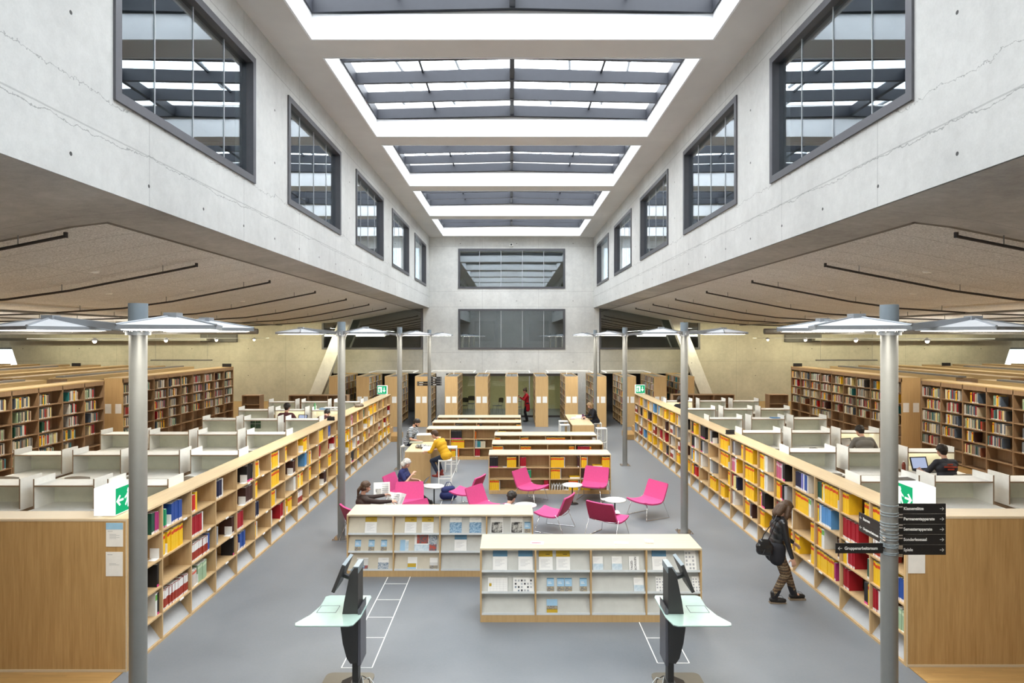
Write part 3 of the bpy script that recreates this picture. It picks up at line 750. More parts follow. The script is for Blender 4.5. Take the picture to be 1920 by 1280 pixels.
def long_case(side):
    s = -1 if side == 'left' else 1
    X = -4.82 if s < 0 else 5.04
    Y0, bay, nb = (8.06, .80, 22) if s < 0 else (8.18, .816, 22)
    Y1 = Y0 + bay*nb; t = .024; dp = .355
    o = empty('parapet_bookcase', (0, 0, 0), 0, 'long open oak bookcase running down the %s side of the hall' % side, 'bookcase', 'long parapet bookcases')
    MB().box(X-s*.004, X+s*(dp+.02), Y0-.0, Y1+.02, 1.885, 1.915, 'oaktop').build('top', o, bevel=.003)
    MB().box(X, X+s*dp, Y0+.03, Y1, 0, .035, 'oak').build('plinth', o)
    MB().box(X+s*(dp-.015), X+s*(dp+.0), Y0+.03, Y1, .035, 1.885, 'oak').build('back_panel', o)
    MB().box(X+s*.3, X+s*.302, Y0+.03, Y1, .05, .06, 'oak')
    for k in range(nb+1):
        y = Y0 + bay*k
        d = MB()
        if k == 0: d.box(X, X+s*dp, y, y+.03, 0, 1.885, 'oakend')
        else:
            d.box(X, X+s*(dp-.015), y-t/2, y+t/2, .39, 1.885, 'oak')
            poly = [(X, .39), (X+s*(dp-.015), .39), (X+s*(dp-.015), .035), (X+s*.26, .035)]
            d.prism([(X, .39), (X+s*(dp-.015), .39), (X+s*(dp-.015), .035), (X, .035)], 1, y-t/2, y+t/2, 'oak')
        d.build('divider' if 0 < k < nb else 'end_panel', o)
        if k == nb: break
        a, b = y+(.03 if k == 0 else t/2), y+bay-t/2
        for zi in range(1, 5):
            z = ZS[zi]
            MB().box(X+s*.002, X+s*(dp-.015), a, b, z-.02, z, 'oak').build('shelf', o)
        # pale kick panel sloping back in the lowest compartment
        MB().add([(X+s*.03, a, .037), (X+s*.03, b, .037), (X+s*.27, b, .365), (X+s*.27, a, .365), (X+s*.04, a, .037), (X+s*.04, b, .037), (X+s*.28, b, .365), (X+s*.28, a, .365)],
                 [(0,1,2,3) if s > 0 else (3,2,1,0), (4,7,6,5)], 'greywhite').build('kick_panel', o)
        cells = (LB if s < 0 else RB).get(k)
        for r in range(4):
            z = ZS[4-r]
            spec = cells[r] if cells else rnd_spec()
            if cells and spec and spec.split()[-1] != '|' and rnd.random() < .15: spec += ' |'
            if s < 0: org = (X, y+t/2, z); rz = PI/2
            else: org = (X, y+bay-t/2, z); rz = -PI/2
            fill_cell(org, rz, bay-t, spec, ('%s parapet bookcase' % side, r, k))
    # small white shelf tags under some books
    for k in range(1, 14):
        for r in range(4):
            if rnd.random() < .45 and 4*k+r < 95:
                y = Y0 + bay*(k + rnd.uniform(.45, .8)); z = ZS[4-r]
                MB().box(X-s*.012, X-s*.002, y-.05, y+.05, z-.024, z-.0, 'paper').build('shelf_label', o)
    # solid oak front turning the corner towards the side
    xo = s*27
    p = empty('oak_parapet', (0, 0, 0), 0, 'solid oak parapet wall with pale top at the lower %s' % side, 'parapet')
    xi = X + s*(dp+.021)
    MB().box(X+s*.0, xo, Y0-.022, Y0-.001, .0, 1.915, 'oakpanel').build('front_panel', p)
    MB().box(X+s*.0, xo, Y0-.03, Y0-.023, .0, .03, 'oaktopx').build('base_strip', p)
    MB().box(X+s*.0, xo, Y0-.026, Y0-.0221, 1.889, 1.916, 'oaktopx').box(X, X+s*.018, Y0-.026, Y0-.0221, .03, 1.889, 'oaktopx').build('edge_strip', p)
    MB().box(xi, xo, Y0, Y0+.36, 1.885, 1.915, 'oaktopx').build('top', p)
    MB().box(xi, xo, Y0+.34, Y0+.36, FU, 1.885, 'oak').build('rear_panel', p)
    return X, Y0, Y1
XLc, YL0, YL1 = long_case('left')
XRc, YR0, YR1 = long_case('right')
# notices on the oak panels
def notice(x, y, z, w, h, label, head=None, lines=5):
    o = empty('notice', (x, y, z), 0, label, 'notice', None)
    MB().box(-w/2, w/2, -.004, 0, -h/2, h/2, 'paper').build('sheet', o)
    m = MB()
    if head: m.box(-w/2, w/2, -.0055, -.0045, h/2-.28*h, h/2, head)
    m.box(-w*.4, -w*.1, -.0055, -.0045, h/2-(.34 if head else .1)*h-.006, h/2-(.34 if head else .1)*h, 'ink')
    for i in range(lines): m.box(-w*.3, w*(.1+.2*(i % 2)), -.0055, -.0045, h*(.02-.045*i)-.002, h*(.02-.045*i)+.001, 'ink')
    m.build('printing', o); return o
yl = 8.06-.023
notice((215-958)*yl/F, yl, CH-(1002-632)*yl/F, .212, .30, 'upper notice with blue header on the left oak parapet', bmat((.32, .55, .75)))
notice((214.5-958)*yl/F, yl, CH-(1057-632)*yl/F, .212, .305, 'lower plain white notice on the left oak parapet', None, 2)
n_ = 8.18-.023
notice((1718.5-958)*n_/F, n_, CH-(1053-632)*n_/F, .215, .29, 'white notice on the right oak parapet below the black signs', None, 0)
notice((1718.5-958)*n_/F, n_, CH-(996-632)*n_/F, .215, .30, 'blue headed notice on the right oak parapet behind the black signs', bmat((.32, .55, .75)))

# ------------------------------------------------------------------ exit light boxes
def exit_box(x, y, z, w, d, h, face, label):
    o = empty('exit_light', (x, y, z), 0, label, 'exit sign', 'lit emergency exit boxes')
    MB().box(-w/2, w/2, -d/2, d/2, .02, h, 'exitwhite').build('housing', o, bevel=.004)
    MB().box(-w*.3, w*.3, -d*.3, d*.3, 0, .02, 'steel').build('foot', o)
    m = MB(); a = MB()
    # drawn in local (u, v) then mapped on the face
    def P(u, v, e):
        if face == '+x': return (w/2+e, -d/2+u*d, .02+v*(h-.02))
        if face == '-x': return (-w/2-e, d/2-u*d, .02+v*(h-.02))
        return (-w/2+u*w, -d/2-e, .02+v*(h-.02))
    def rect(mb, u0, u1, v0, v1, e, mat): mb.add([P(u0,v0,e), P(u1,v0,e), P(u1,v1,e), P(u0,v1,e)], [(0,1,2,3)], mat)
    rect(m, .02, .98, .03, .97, .002, 'exitgreen'); m.build('green_face', o)
    # running figure and door
    def poly(pts, e=.004): a.add([P(u, v, e) for u, v in pts], [tuple(range(len(pts)))], 'exitmark')
    if face == '-y': U = lambda u: u
    elif face == '+x': U = lambda u: u
    else: U = lambda u: 1-u
    fl = (lambda pts: pts if face != '-x' else list(reversed(pts)))
    du, ax = (.30, .72) if face == '-y' else (.70, .25)
    g = lambda pts: poly(fl([(U(u), v) for u, v in pts]))
    g([(du-.20, .2), (du+.20, .2), (du+.20, .85), (du-.20, .85)]) if face == '-y' else g([(du-.02, .15), (du+.24, .15), (du+.24, .85), (du-.02, .85)])
    cx = du
    for pts in ([(cx-.05, .72), (cx+.02, .72), (cx+.02, .80), (cx-.05, .80)], [(cx-.08, .42), (cx+.03, .42), (cx+.05, .68), (cx-.07, .68)], [(cx+.0, .2), (cx+.07, .2), (cx+.02, .44), (cx-.05, .44)], [(cx-.17, .28), (cx-.12, .22), (cx-.0, .42), (cx-.06, .46)], [(cx-.2, .55), (cx-.18, .49), (cx-.04, .58), (cx-.06, .65)]):
        a.add([P(U(u), v, .0055) for u, v in fl(pts)], [(0,1,2,3)], 'exitgreen' if face == '-y' else 'exitmark')
    if face == '-y':
        g([(ax-.04, .45), (ax+.04, .45), (ax+.04, .8), (ax-.04, .8)]); g([(ax, .2), (ax+.15, .48), (ax-.15, .48)])
    else:
        g([(ax-.1, .46), (ax+.2, .46), (ax+.2, .54), (ax-.1, .54)]); g([(ax-.2, .5), (ax-.02, .30), (ax+.05, .34), (ax-.09, .5)]); g([(ax-.2, .5), (ax-.09, .5), (ax+.05, .66), (ax-.02, .70)])
    a.build('pictogram', o)
exit_box((215-958)*8.32/F, 8.30, 1.916, .27, .38, .37, '+x', 'glowing exit box with green face on the left parapet corner')
exit_box((1716-958)*8.36/F, 8.36, 1.916, .29, .38, .37, '-x', 'glowing exit box with green face on the right parapet corner')
exit_box(-5.12, 25.5, 1.916, .38, .16, .36, '-y', 'small green exit sign at the far end of the left parapet')
exit_box(5.22, 25.9, 1.916, .38, .16, .36, '-y', 'small green exit sign at the far end of the right parapet')
for (s, x, y, l) in ((-1, -4.95, 17.6, 'left'), (1, 5.17, 15.1, 'right')):
    o = empty('shelf_marker', (x, y, 1.916), 0, 'small black marker block standing on the %s parapet top' % l, 'shelf marker')
    MB().box(-.10, .10, -.015, .015, 0, .10, 'black').build('plate', o); MB().box(-.1, .1, -.06, .06, 0, .012, 'black').build('foot', o)
# ------------------------------------------------------------------ low bookcases in the middle
CB = {  # specs per case: rows top..bottom, bays left..right
 'C1': [['K5 _24 | Y5', 'C4', 'Y7 A1 > D1', 'Y3 A1 _16 > Y4'], ['> ', 'E3 g4', 'Y5 A1', 'D2 > '], ['Y5 A1', '> | C3', '> | Y5 A1', 'Y5 > W2']],
 'C2': [['Y6 A1', 'Y6', '> Y3', '_4 C9 Y1'], ['Y2', 'Y4', '', ''], ['', '', '', '']],
 'C3': [['Y3 A1', 'Y5 ', 'Y12', '> W3'], ['Y5', 'Y2', 'C4', ''], ['', '', '', '']],
 'D1': [['', 'K8', 'O1 > A2', 'Y5'], ['', 'Y9', 'A3 t4 c6', 'Y6'], ['', 'Y3 G2 O1', 'C4', 'Y4']],
 'D2': [['', 'D6', 'O2 K2', '> Y3'], ['', 'C4', 'Y6', ''], ['', '', '', '']],
 'D3': [['', 'A6 W3 A3', 'W2', '> Y4'], ['', 'B3', 'Y4', ''], ['', '', '', '']],
}
def low_case(key, x0, y0, label, short):
    W, D, H = 3.28, .72, 1.065
    o = empty('low_bookcase', (x0+W/2, y0, 0), 0, label, 'bookcase', 'low double sided bookcases')
    MB().box(-W/2, W/2, 0, D, H-.03, H, 'oaktopx').build('top', o, bevel=.003)
    MB().box(-W/2+.01, W/2-.01, .015, D-.015, 0, .10, 'oakend').build('plinth', o)
    MB().box(-W/2+.02, W/2-.02, D/2-.01, D/2+.01, .1, H-.03, 'oak').build('back_panel', o)
    zz = [.10, .40, .71]
    bw_ = W/4
    for k in range(5):
        x = -W/2 + bw_*k
        xa, xb = (x, x+.024) if k == 0 else ((x-.024, x) if k == 4 else (x-.012, x+.012))
        MB().box(xa, xb, .008, D-.008, .1, H-.03, 'oak').build('end_panel' if k in (0, 4) else 'divider', o)
        if k < 4:
            for z in zz[1:]:
                MB().box(x+.014, x+bw_-.014, .012, D/2-.01, z-.02, z, 'oak').box(x+.014, x+bw_-.014, D/2+.01, D-.012, z-.02, z, 'oak').build('shelf', o)
    for r in range(3):
        for k in range(4):
            spec = CB[key][r][k].strip()
            if spec in ('>', ''): continue
            fill_cell((x0+bw_*k+.012, y0, zz[2-r]), 0, bw_-.024, spec, (short, r, k), hmax=.27)
CASES = [('C1', -.60, 17.14, 'low oak bookcase nearest the pink chairs', 'front low bookcase'), ('C2', -.56, 18.84, 'low oak bookcase just behind the one nearest the pink chairs', 'second low bookcase'), ('C3', -.53, 20.5, 'low oak bookcase third from the pink chairs beside the rear bar table', 'third low bookcase'),
         ('D1', -2.9, 21.94, 'low oak bookcase behind the man in the yellow sweater', 'first rear low bookcase'), ('D2', -2.9, 23.6, 'middle of the three rear low oak bookcases on the left', 'middle rear low bookcase'), ('D3', -2.89, 25.1, 'rearmost low oak bookcase in front of the tall stacks', 'rearmost low bookcase')]
for key, x0, y0, lab, short in CASES: 
    low_case(key, x0, y0, lab, short)
# yellow boxes lying flat and magazines in the front case
def flat_book(x, y, z, w, d, h, col, label, rz=0):
    o = MB().box(-w/2, w/2, -d/2, d/2, 0, h, bmat(col)).box(-w/2+.004, w/2+.001, -d/2-.001, d/2-.004, .004, h-.004, 'paper').build('flat_book')
    o.location = (x, y, z); o.rotation_euler = (0, 0, rz); tag(o, label, 'book'); return o
flat_book(2.35, 17.29, .71, .30, .22, .045, (.78,.50,.02), 'yellow book lying flat on the top shelf of the front low bookcase')
flat_book(1.73, 17.29, .40, .30, .22, .05, (.78,.50,.02), 'yellow book lying flat on the middle shelf of the front low bookcase')
for i in range(5):
    m = MB(); x = 1.10+.075*i
    m.tube([(x, 17.2, .10), (x+.02, 17.2, .2), (x+.05, 17.2, .28), (x+.085, 17.2, .22), (x+.09, 17.2, .12)], .013, 'papergrey', 6)
    m.box(x-.01, x+.0, 17.17, 17.36, .1, .26, 'paper')
    tag(m.build('drooping_magazine'), 'drooping white magazine on the bottom shelf of the front low bookcase, %s from left' % ORD[i], 'magazine', 'drooping magazines in the front low bookcase')

# ------------------------------------------------------------------ magazine display racks
def pnoise(name, a, b, sc_):
    m, nt, out = newmat(name); n = N(nt)
    tc = n.new('ShaderNodeTexCoord').outputs['Object']
    f = n.noise(tc, sc_, 4, .7); c = n.mix(n.ramp(f, .42, .58), a, b)
    n.bsdf(out, c, .4); return m
M['ph_blue'] = pnoise('photo_blue', (.08,.20,.36), (.35,.50,.62), 45)
M['ph_dark'] = pnoise('photo_dark', (.02,.02,.022), (.60,.59,.54), 8)
M['ph_land'] = pnoise('photo_landscape', (.45,.36,.2), (.12,.13,.16), 60)
M['ph_sky'] = plain('photo_sky', (.32,.52,.70), .4)
M['ph_city'] = pnoise('photo_city', (.10,.16,.24), (.55,.58,.60), 50)
M['ph_red'] = pnoise('photo_red', (.45,.06,.03), (.10,.10,.12), 18)
M['gold'] = plain('gold_header', (.50,.33,.02), .5)
M['bluehead'] = plain('blue_header', (.10,.23,.36), .5)
M['palewave'] = pnoise('pale_wave', (.62,.70,.75), (.42,.55,.64), 9)
def brochure(x, y, z, tilt, typ, label, group=None):
    S = {'gold': (.205,.285), 'blue': (.215,.29), 'bpic': (.21,.285), 'dpic': (.215,.29), 'fly': (.105,.20), 'lt': (.15,.20), 'wide': (.40,.285), 'grp': (.20,.20), 'city': (.185,.20), 'land': (.165,.21), 'sea': (.14,.20), 'wave': (.15,.205), 'tages': (.15,.205), 'icon': (.165,.30), 'cal': (.29,.205), 'icow': (.31,.205), 'icos': (.14,.22), 'palm': (.16,.20)}
    w, h = S[typ]
    o = empty('brochure', (x, y, z), 0, label, 'brochure', group)
    o.rotation_euler = (tilt, 0, 0)
    MB().box(-w/2, w/2, -.005, 0, 0, h, 'paper').build('sheet', o)
    m = MB()
    def q(a, b, c, d, mat, e=-.0057): m.add([(-w/2+a*w, e, c*h), (-w/2+b*w, e, c*h), (-w/2+b*w, e, d*h), (-w/2+a*w, e, d*h)], [(0,1,2,3)], mat)
    def lines(z0, z1, n, a=.15, b=.8):
        for i in range(n):
            zz = z1 - (z1-z0)*i/n; q(a, b-.15*((i*7) % 3), zz-.012, zz, 'ink')
    if typ == 'gold': q(0, 1, .70, 1, 'gold'); lines(.15, .55, 7); q(.5, .8, .8, .83, 'black')
    elif typ == 'blue': q(0, 1, .70, 1, 'bluehead'); lines(.2, .55, 6)
    elif typ == 'bpic': q(0, 1, 0, .68, 'ph_blue'); lines(.8, .9, 2, .5, .95)
    elif typ == 'dpic': q(.05, .95, .04, .68, 'ph_dark'); lines(.82, .9, 1, .5, .95)
    elif typ == 'fly': q(0, 1, 0, .42, 'ph_land'); q(0, 1, .42, .92, 'ph_sky'); q(0, 1, .92, 1, 'bluehead'); q(.15, .7, .6, .64, 'paper', -.0062); q(.15, .6, .70, .74, 'paper', -.0062)
    elif typ == 'lt': q(.0, .6, .05, 1, 'ph_sky'); q(.6, 1, .0, .9, 'palewave')
    elif typ == 'wide': q(0, 1, 0, .42, 'palewave'); q(.1, .6, .48, 1, 'ph_red'); q(.62, 1, .42, 1, 'ph_city'); q(.65, .98, .03, .42, 'ph_red', -.0062)
    elif typ == 'grp': q(0, 1, 0, .35, 'ph_red'); q(0, 1, .35, .9, 'papergrey'); q(.1, .7, .12, .3, 'ph_blue', -.0062)
    elif typ == 'city': q(0, 1, 0, .6, 'ph_city'); lines(.78, .9, 2, .4, .95)
    elif typ == 'land': q(.0, .9, .2, .5, 'gold'); q(0, .9, .04, .2, 'ph_sky')
    elif typ == 'sea': q(0, 1, 0, .6, 'ph_land'); q(0, 1, .35, .6, 'papergrey', -.0062)
    elif typ == 'wave': q(0, 1, 0, .5, 'palewave'); lines(.6, .85, 3, .1, .7)
    elif typ == 'tages':
        for i, tx in enumerate(('TAGES-', 'SCHULEN')):
            t = text_mesh(tx, .042, 'inkdark', (-.035+.055*i, -.0062, .015), (0, 0, 0), o)
            t.rotation_euler = (PI/2, -PI/2, 0)
    elif typ in ('icon', 'icow', 'icos'):
        nx = 6 if typ == 'icow' else 3; nz = 5 if typ != 'icow' else 4
        for i in range(nx):
            for j in range(nz):
                if (i*3+j) % 5: q(.08+i*.88/nx, .08+i*.88/nx+.5/nx, .08+j*.88/nz, .08+j*.88/nz+.5/nz, ('ink', 'ph_city', 'inkdark')[(i+j) % 3] if typ == 'icow' else 'ink')
    elif typ == 'cal':
        for j in range(5): q(.08, .95, .1+j*.14, .105+j*.14, 'ink')
        for i in range(5): q(.1+i*.17, .105+i*.17, .1, .9, 'ink')
        q(.06, .18, .42, .62, 'gold')
    elif typ == 'palm': q(0, 1, .55, 1, 'ph_sky'); q(0, 1, 0, .35, 'gold'); q(0, 1, .3, .55, 'ph_land')
    if m.v: m.build('printing', o)
    return o
RW, RD, RH = 3.27, .69, 1.09
def rack(x0, y0, label, warm):
    o = empty('magazine_rack', (x0+RW/2, y0, 0), 0, label, 'display rack', 'magazine display racks')
    MB().box(-RW/2, RW/2, 0, RD, RH-.03, RH, 'oaktopx').build('top', o, bevel=.003)
    MB().box(-RW/2+.002, RW/2-.002, .004, RD-.004, 0, .105, 'oakend').build('plinth', o)
    for k in range(5):
        x = -RW/2 + RW/4*k
        xa, xb = (x, x+.024) if k == 0 else ((x-.024, x) if k == 4 else (x-.012, x+.012))
        MB().box(xa, xb, .0, RD, .105, RH-.03, 'oakend').build('end_panel' if k in (0, 4) else 'divider', o)
        if k < 4:
            for r in range(3):
                zb = .12 + .315*r; a, b = x+.014, x+RW/4-.014
                p = MB().prism([(.018, zb), (.118, zb+.305), (.133, zb+.305), (.033, zb)], 0, a, b, 'magpanelwarm' if (warm and k < 2) else 'magpanel')
                p.build('display_panel', o)
                MB().box(a, b, .001, .019, zb-.012, zb-.003, 'lip').box(a, b, .001, .004, zb-.003, zb+.022, 'lip').build('ledge', o)
    return o
rack(-2.88, 11.22, 'long magazine display rack standing to the left behind the front one', True)
rack(-.455, 9.43, 'long magazine display rack standing nearest the camera', False)
def tpos(x, y0, r, dy=0): return (x, y0+.010, .123 + .315*(2-r))
TL = -R(18.1)
def rx(px, y0): return (px-958)*y0/F
A0, B0 = 11.22, 9.43
NA, NBk = 'left rear rack', 'front rack'
z4 = lambda v: 600+v/2.976
z5 = lambda v: 1050+v/2.978
SHN = ['top', 'middle', 'bottom']
def put(rk, r, px, typ, desc):
    y0 = A0 if rk == NA else B0
    x, y, z = tpos(rx(px, y0+.03), y0, r); brochure(x, y, z, TL, typ, desc)
for i, (px, t, d) in enumerate(((z4(283), 'gold', 'gold headed sheet alone in the left bay'), (z4(505), 'gold', 'left of two gold headed sheets in the second bay'), (z4(600), 'gold', 'right of two gold headed sheets in the second bay'), (z4(757), 'bpic', 'left of two blue pictured brochures'), (z4(867), 'bpic', 'right of two blue pictured brochures'), (z4(987), 'dpic', 'left of two dark photo brochures'), (z4(1098), 'dpic', 'right of two dark photo brochures'), (z4(1158), 'fly', 'narrow blue flyer at the right end'))):
    put(NA, 0, px, t, '%s, top tier, %s' % (d, NA))
for px, t, d in ((z4(211), 'fly', 'first of three small flyers in the left bay'), (z4(287), 'fly', 'second of three small flyers in the left bay'), (z4(356), 'fly', 'third of three small flyers in the left bay'), (z4(470), 'lt', 'pale blue folded leaflet'), (z4(590), 'wide', 'wide open brochure with red figure'), (z4(784), 'blue', 'blue headed sheet alone in its bay')):
    put(NA, 1, px, t, '%s, middle tier, %s' % (d, NA))
for px, t, d in ((z4(236), 'grp', 'group photo brochure'), (z4(353), 'city', 'brochure with harbour photo'), (z4(515), 'land', 'leaflet with yellow landscape strip'), (z4(634), 'sea', 'leaflet with pale landscape photo')):
    put(NA, 2, px, t, '%s, bottom tier, %s' % (d, NA))
for px, t, d in ((z4(1005), 'blue', 'left of two blue headed sheets in the left bay'), (z4(1147), 'blue', 'right of two blue headed sheets in the left bay'), (z4(1260), 'gold', 'left of two gold headed sheets'), (z4(1357), 'gold', 'right of two gold headed sheets'), (z5(212), 'wave', 'left of two white leaflets with pale wave'), (z5(318), 'wave', 'right of two white leaflets with pale wave'), (z5(414), 'tages', 'white leaflet with vertical TAGES-SCHULEN lettering'), (z5(556), 'blue', 'blue headed sheet in the right bay'), (z5(730), 'icon', 'sheet of small pictures in the right bay')):
    put(NBk, 0, px, t, '%s, top tier, %s' % (d, NBk))
for px, t, d in ((z4(992), 'cal', 'calendar sheet'), (z4(1136), 'icow', 'wide sheet of small coloured pictures'), (z4(1286), 'fly', 'leftmost of four small flyers'), (z4(1343), 'fly', 'second of four small flyers'), (z4(1386), 'fly', 'third of four small flyers'), (z4(1470), 'fly', 'rightmost of four small flyers'), (z5(441), 'wave', 'white leaflet with pale wave'), (z5(562), 'icos', 'left picture sheet behind the kiosk'), (z5(765), 'icos', 'right picture sheet behind the kiosk')):
    put(NBk, 1, px, t, '%s, middle tier, %s' % (d, NBk))
put(NBk, 2, z4(1295), 'palm', 'small beach brochure alone on the bottom tier of the front rack')
for px, py, w, d, c, l in ((1007, 1018, .20, .14, 'ph_red', 'white and red leaflet lying on top of the front rack'), (1165, 1018, .21, .10, 'papergrey', 'grey printed slip lying on top of the front rack'), (1217, 1016, .13, .12, 'paper', 'small pad of pale notes on top of the front rack')):
    y = (CH-RH)*F/(py-632)
    o = MB().box(-w/2, w/2, -d/2, d/2, 0, .006 if 'pad' not in l else .02, 'paper').build('leaflet')
    MB().box(-w*.4, w*.3, -d*.2, -d*.0, .0064 if 'pad' not in l else .0204, .007 if 'pad' not in l else .021, 'ink' if c != 'ph_red' else 'pinkdark').build('printing', o)
    o.location = ((px-958)*y/F, y, RH+.001); o.rotation_euler = (0, 0, R(-6)); tag(o, l, 'leaflet')

# ------------------------------------------------------------------ study carrels
CWD, CD = .93, .45
def carrel_mesh():
    o = empty('study_carrel', (0, 0, 0)); t = .019
    # local: x 0..CWD, y 0 = front of the hutch, desk sticks out to -y
    MB().box(0, CWD, -.42, CD, .72, .745, 'white').build('desk_top', o)
    MB().box(.03, .05, -.36, CD-.02, 0, .72, 'edge').build('leg_panel', o)
    MB().box(CWD-.05, CWD-.03, -.36, CD-.02, 0, .72, 'edge').build('leg_panel', o)
    MB().box(t, CWD-t, CD-t, CD, .745, 1.10, 'whitepanel').build('rear_panel', o)
    for x in (0, CWD-t):
        MB().box(x, x+t, .002, CD, .745, 1.20, 'white').box(x, x+t, -.001, .0019, .745, 1.20, 'edge').build('side_panel', o)
    MB().box(t, CWD-t, .004, CD-t, 1.085, 1.10, 'white').box(t, CWD-t, -.001, .0038, 1.08, 1.103, 'edge').build('upper_shelf', o)
    return o
def desk_chair(proto=[None]):
    if proto[0] is None:
        o = empty('desk_chair', (0, 0, 0))
        MB().prism([(-.2, .44), (-.1, .425), (.2, .44), (.2, .455), (-.1, .44), (-.2, .455)], 0, -.21, .21, 'chairshell').build('seat', o)
        b = MB(); vs = []
        for j in range(7):
            t = (j/6-.5)*2; vs += [(t*.22, -.23-.05*(1-t*t), .60), (t*.21, -.26-.05*(1-t*t), .86-.03*t*t)]
        fs = [(2*j, 2*j+2, 2*j+3, 2*j+1) for j in range(6)]
        b.add(vs, fs, 'chairshell', True); b.add([(x, y-.012, z) for x, y, z in vs], [tuple(reversed(f)) for f in fs], 'chairshell', True)
        b.build('backrest', o)
        MB().tube([(-.17, -.18, .43), (-.18, -.24, .62)], .011, 'chrome', 6).tube([(.17, -.18, .43), (.18, -.24, .62)], .011, 'chrome', 6).build('back_frame', o)
        for x in (-.19, .19):
            for y in (-.2, .2): MB().tube([(x*.9, y*.8, .43), (x*1.1, y*1.1, 0)], .011, 'chrome', 6).build('leg', o)
        proto[0] = o; return o
    return copy_tree(proto[0])
proto = None
colsL = [-6.125, -7.25, -8.375, -9.50]
colsR = [5.44, 6.60, 7.76, 8.92]
rowsL = [9.71, 12.22, 14.80, 17.35, 19.65, 22.1]
rowsR = [9.97, 12.52, 15.07, 17.58, 19.9, 22.4]
lit = {('L', 4, 0), ('L', 4, 1), ('R', 1, 2), ('R', 2, 2), ('R', 5, 0)}
nth = ['nearest', 'second nearest', 'third nearest', 'fourth nearest', 'fifth nearest', 'farthest']
for S, cols, rows in (('L', colsL, rowsL), ('R', colsR, rowsR)):
    for i, y in enumerate(rows):
        for j, x in enumerate(cols):
            side = 'left' if S == 'L' else 'right'
            place = ['innermost', 'second', 'third', 'outermost'][j]
            if j == 3 and (i > 2 or (S == 'R' and i > 0)): continue
            occ = (S, i, j) in lit
            if S == 'R' and i == 0 and j == 3: pass
            lab = 'white study carrel%s, %s from parapet, %s row, %s gallery' % (' with lit lamp' if occ else '', place if j else 'first', nth[i], side)
            if proto is None: proto = carrel_mesh(); o = proto
            else: o = copy_tree(proto)
            o.location = (x, y, FU); tag(o, lab, 'study carrel', 'white study carrels in the galleries')
            if occ:
                MB().box(.05, CWD-.05, .28, .33, 1.062, 1.084, 'striplight').build('strip_lamp', o)
            if not occ and not (i == 0 and j == 0 and S == 'L') and rnd.random() < .72 or occ:
                c = desk_chair(); c.location = (x+CWD/2+rnd.uniform(-.1, .1), y-.42+(-.12 if occ else -.02), FU); c.rotation_euler = (0, 0, rnd.uniform(-.2, .2) if not occ else 0)
                tag(c, 'grey shell chair at the %s carrel of the %s row, %s gallery' % ('first' if j == 0 else place, nth[i], side), 'chair', 'grey chairs at the carrels')
# ------------------------------------------------------------------ tall book stacks in the galleries
def tall_case(side, k, X, Y0, Y1, label, fill=True, depth=.56):
    wn = ('near ' if 'near' in label else 'far ') + side + ' stack'
    s = -1 if side == 'left' else 1
    H = 2.15; Z = FU
    o = empty('tall_bookcase', (X, Y0, Z), 0, label, 'bookcase', 'tall bookcases in the %s gallery' % side)
    L = Y1-Y0; bay = .833; nb = max(1, round(L/bay)); bay = L/nb
    a, b = 0, s*depth
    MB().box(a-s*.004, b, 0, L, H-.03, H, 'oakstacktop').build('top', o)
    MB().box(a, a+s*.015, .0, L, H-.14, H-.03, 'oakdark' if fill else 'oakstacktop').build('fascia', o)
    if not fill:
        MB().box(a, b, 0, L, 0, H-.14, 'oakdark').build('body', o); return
    MB().box(a+s*.27, a+s*.29, 0.03, L-.03, .0, H-.03, 'oakdark').build('back_panel', o)
    MB().box(a, b, .0, .028, 0, H-.03, 'oakend').build('end_panel', o)
    MB().box(a, b, L-.028, L, 0, H-.03, 'oakdark').build('end_panel', o)
    zz = [.04, .40, .735, 1.07, 1.405, 1.74]
    zz = [.05, .37, .70, 1.03, 1.36, 1.69]
    for q in range(nb):
        y = bay*q
        if q: MB().box(a, a+s*.27, y-.012, y+.012, 0, H-.03, 'oakdark').build('divider', o)
        sh = MB()
        for z in zz: sh.box(a+s*.004, a+s*.268, y+(.03 if q == 0 else .013), y+bay-.013, z-.022, z, 'oakdark')
        sh.build('shelf_set', o)
        for r, z in enumerate(reversed(zz)):
            if r > 4 or (r == 4 and rnd.random() < .5): continue
            spec = rnd_spec(style='lib')
            n0 = len(books)
            if s < 0: fill_cell((X, Y0+y+.013, Z+z), PI/2, bay-.026, spec, (wn, r, q), hmax=.26, depth=.2, inset=.02)
            else: fill_cell((X, Y0+y+bay-.013, Z+z), -PI/2, bay-.026, spec, (wn, r, q), hmax=.26, depth=.2, inset=.02)
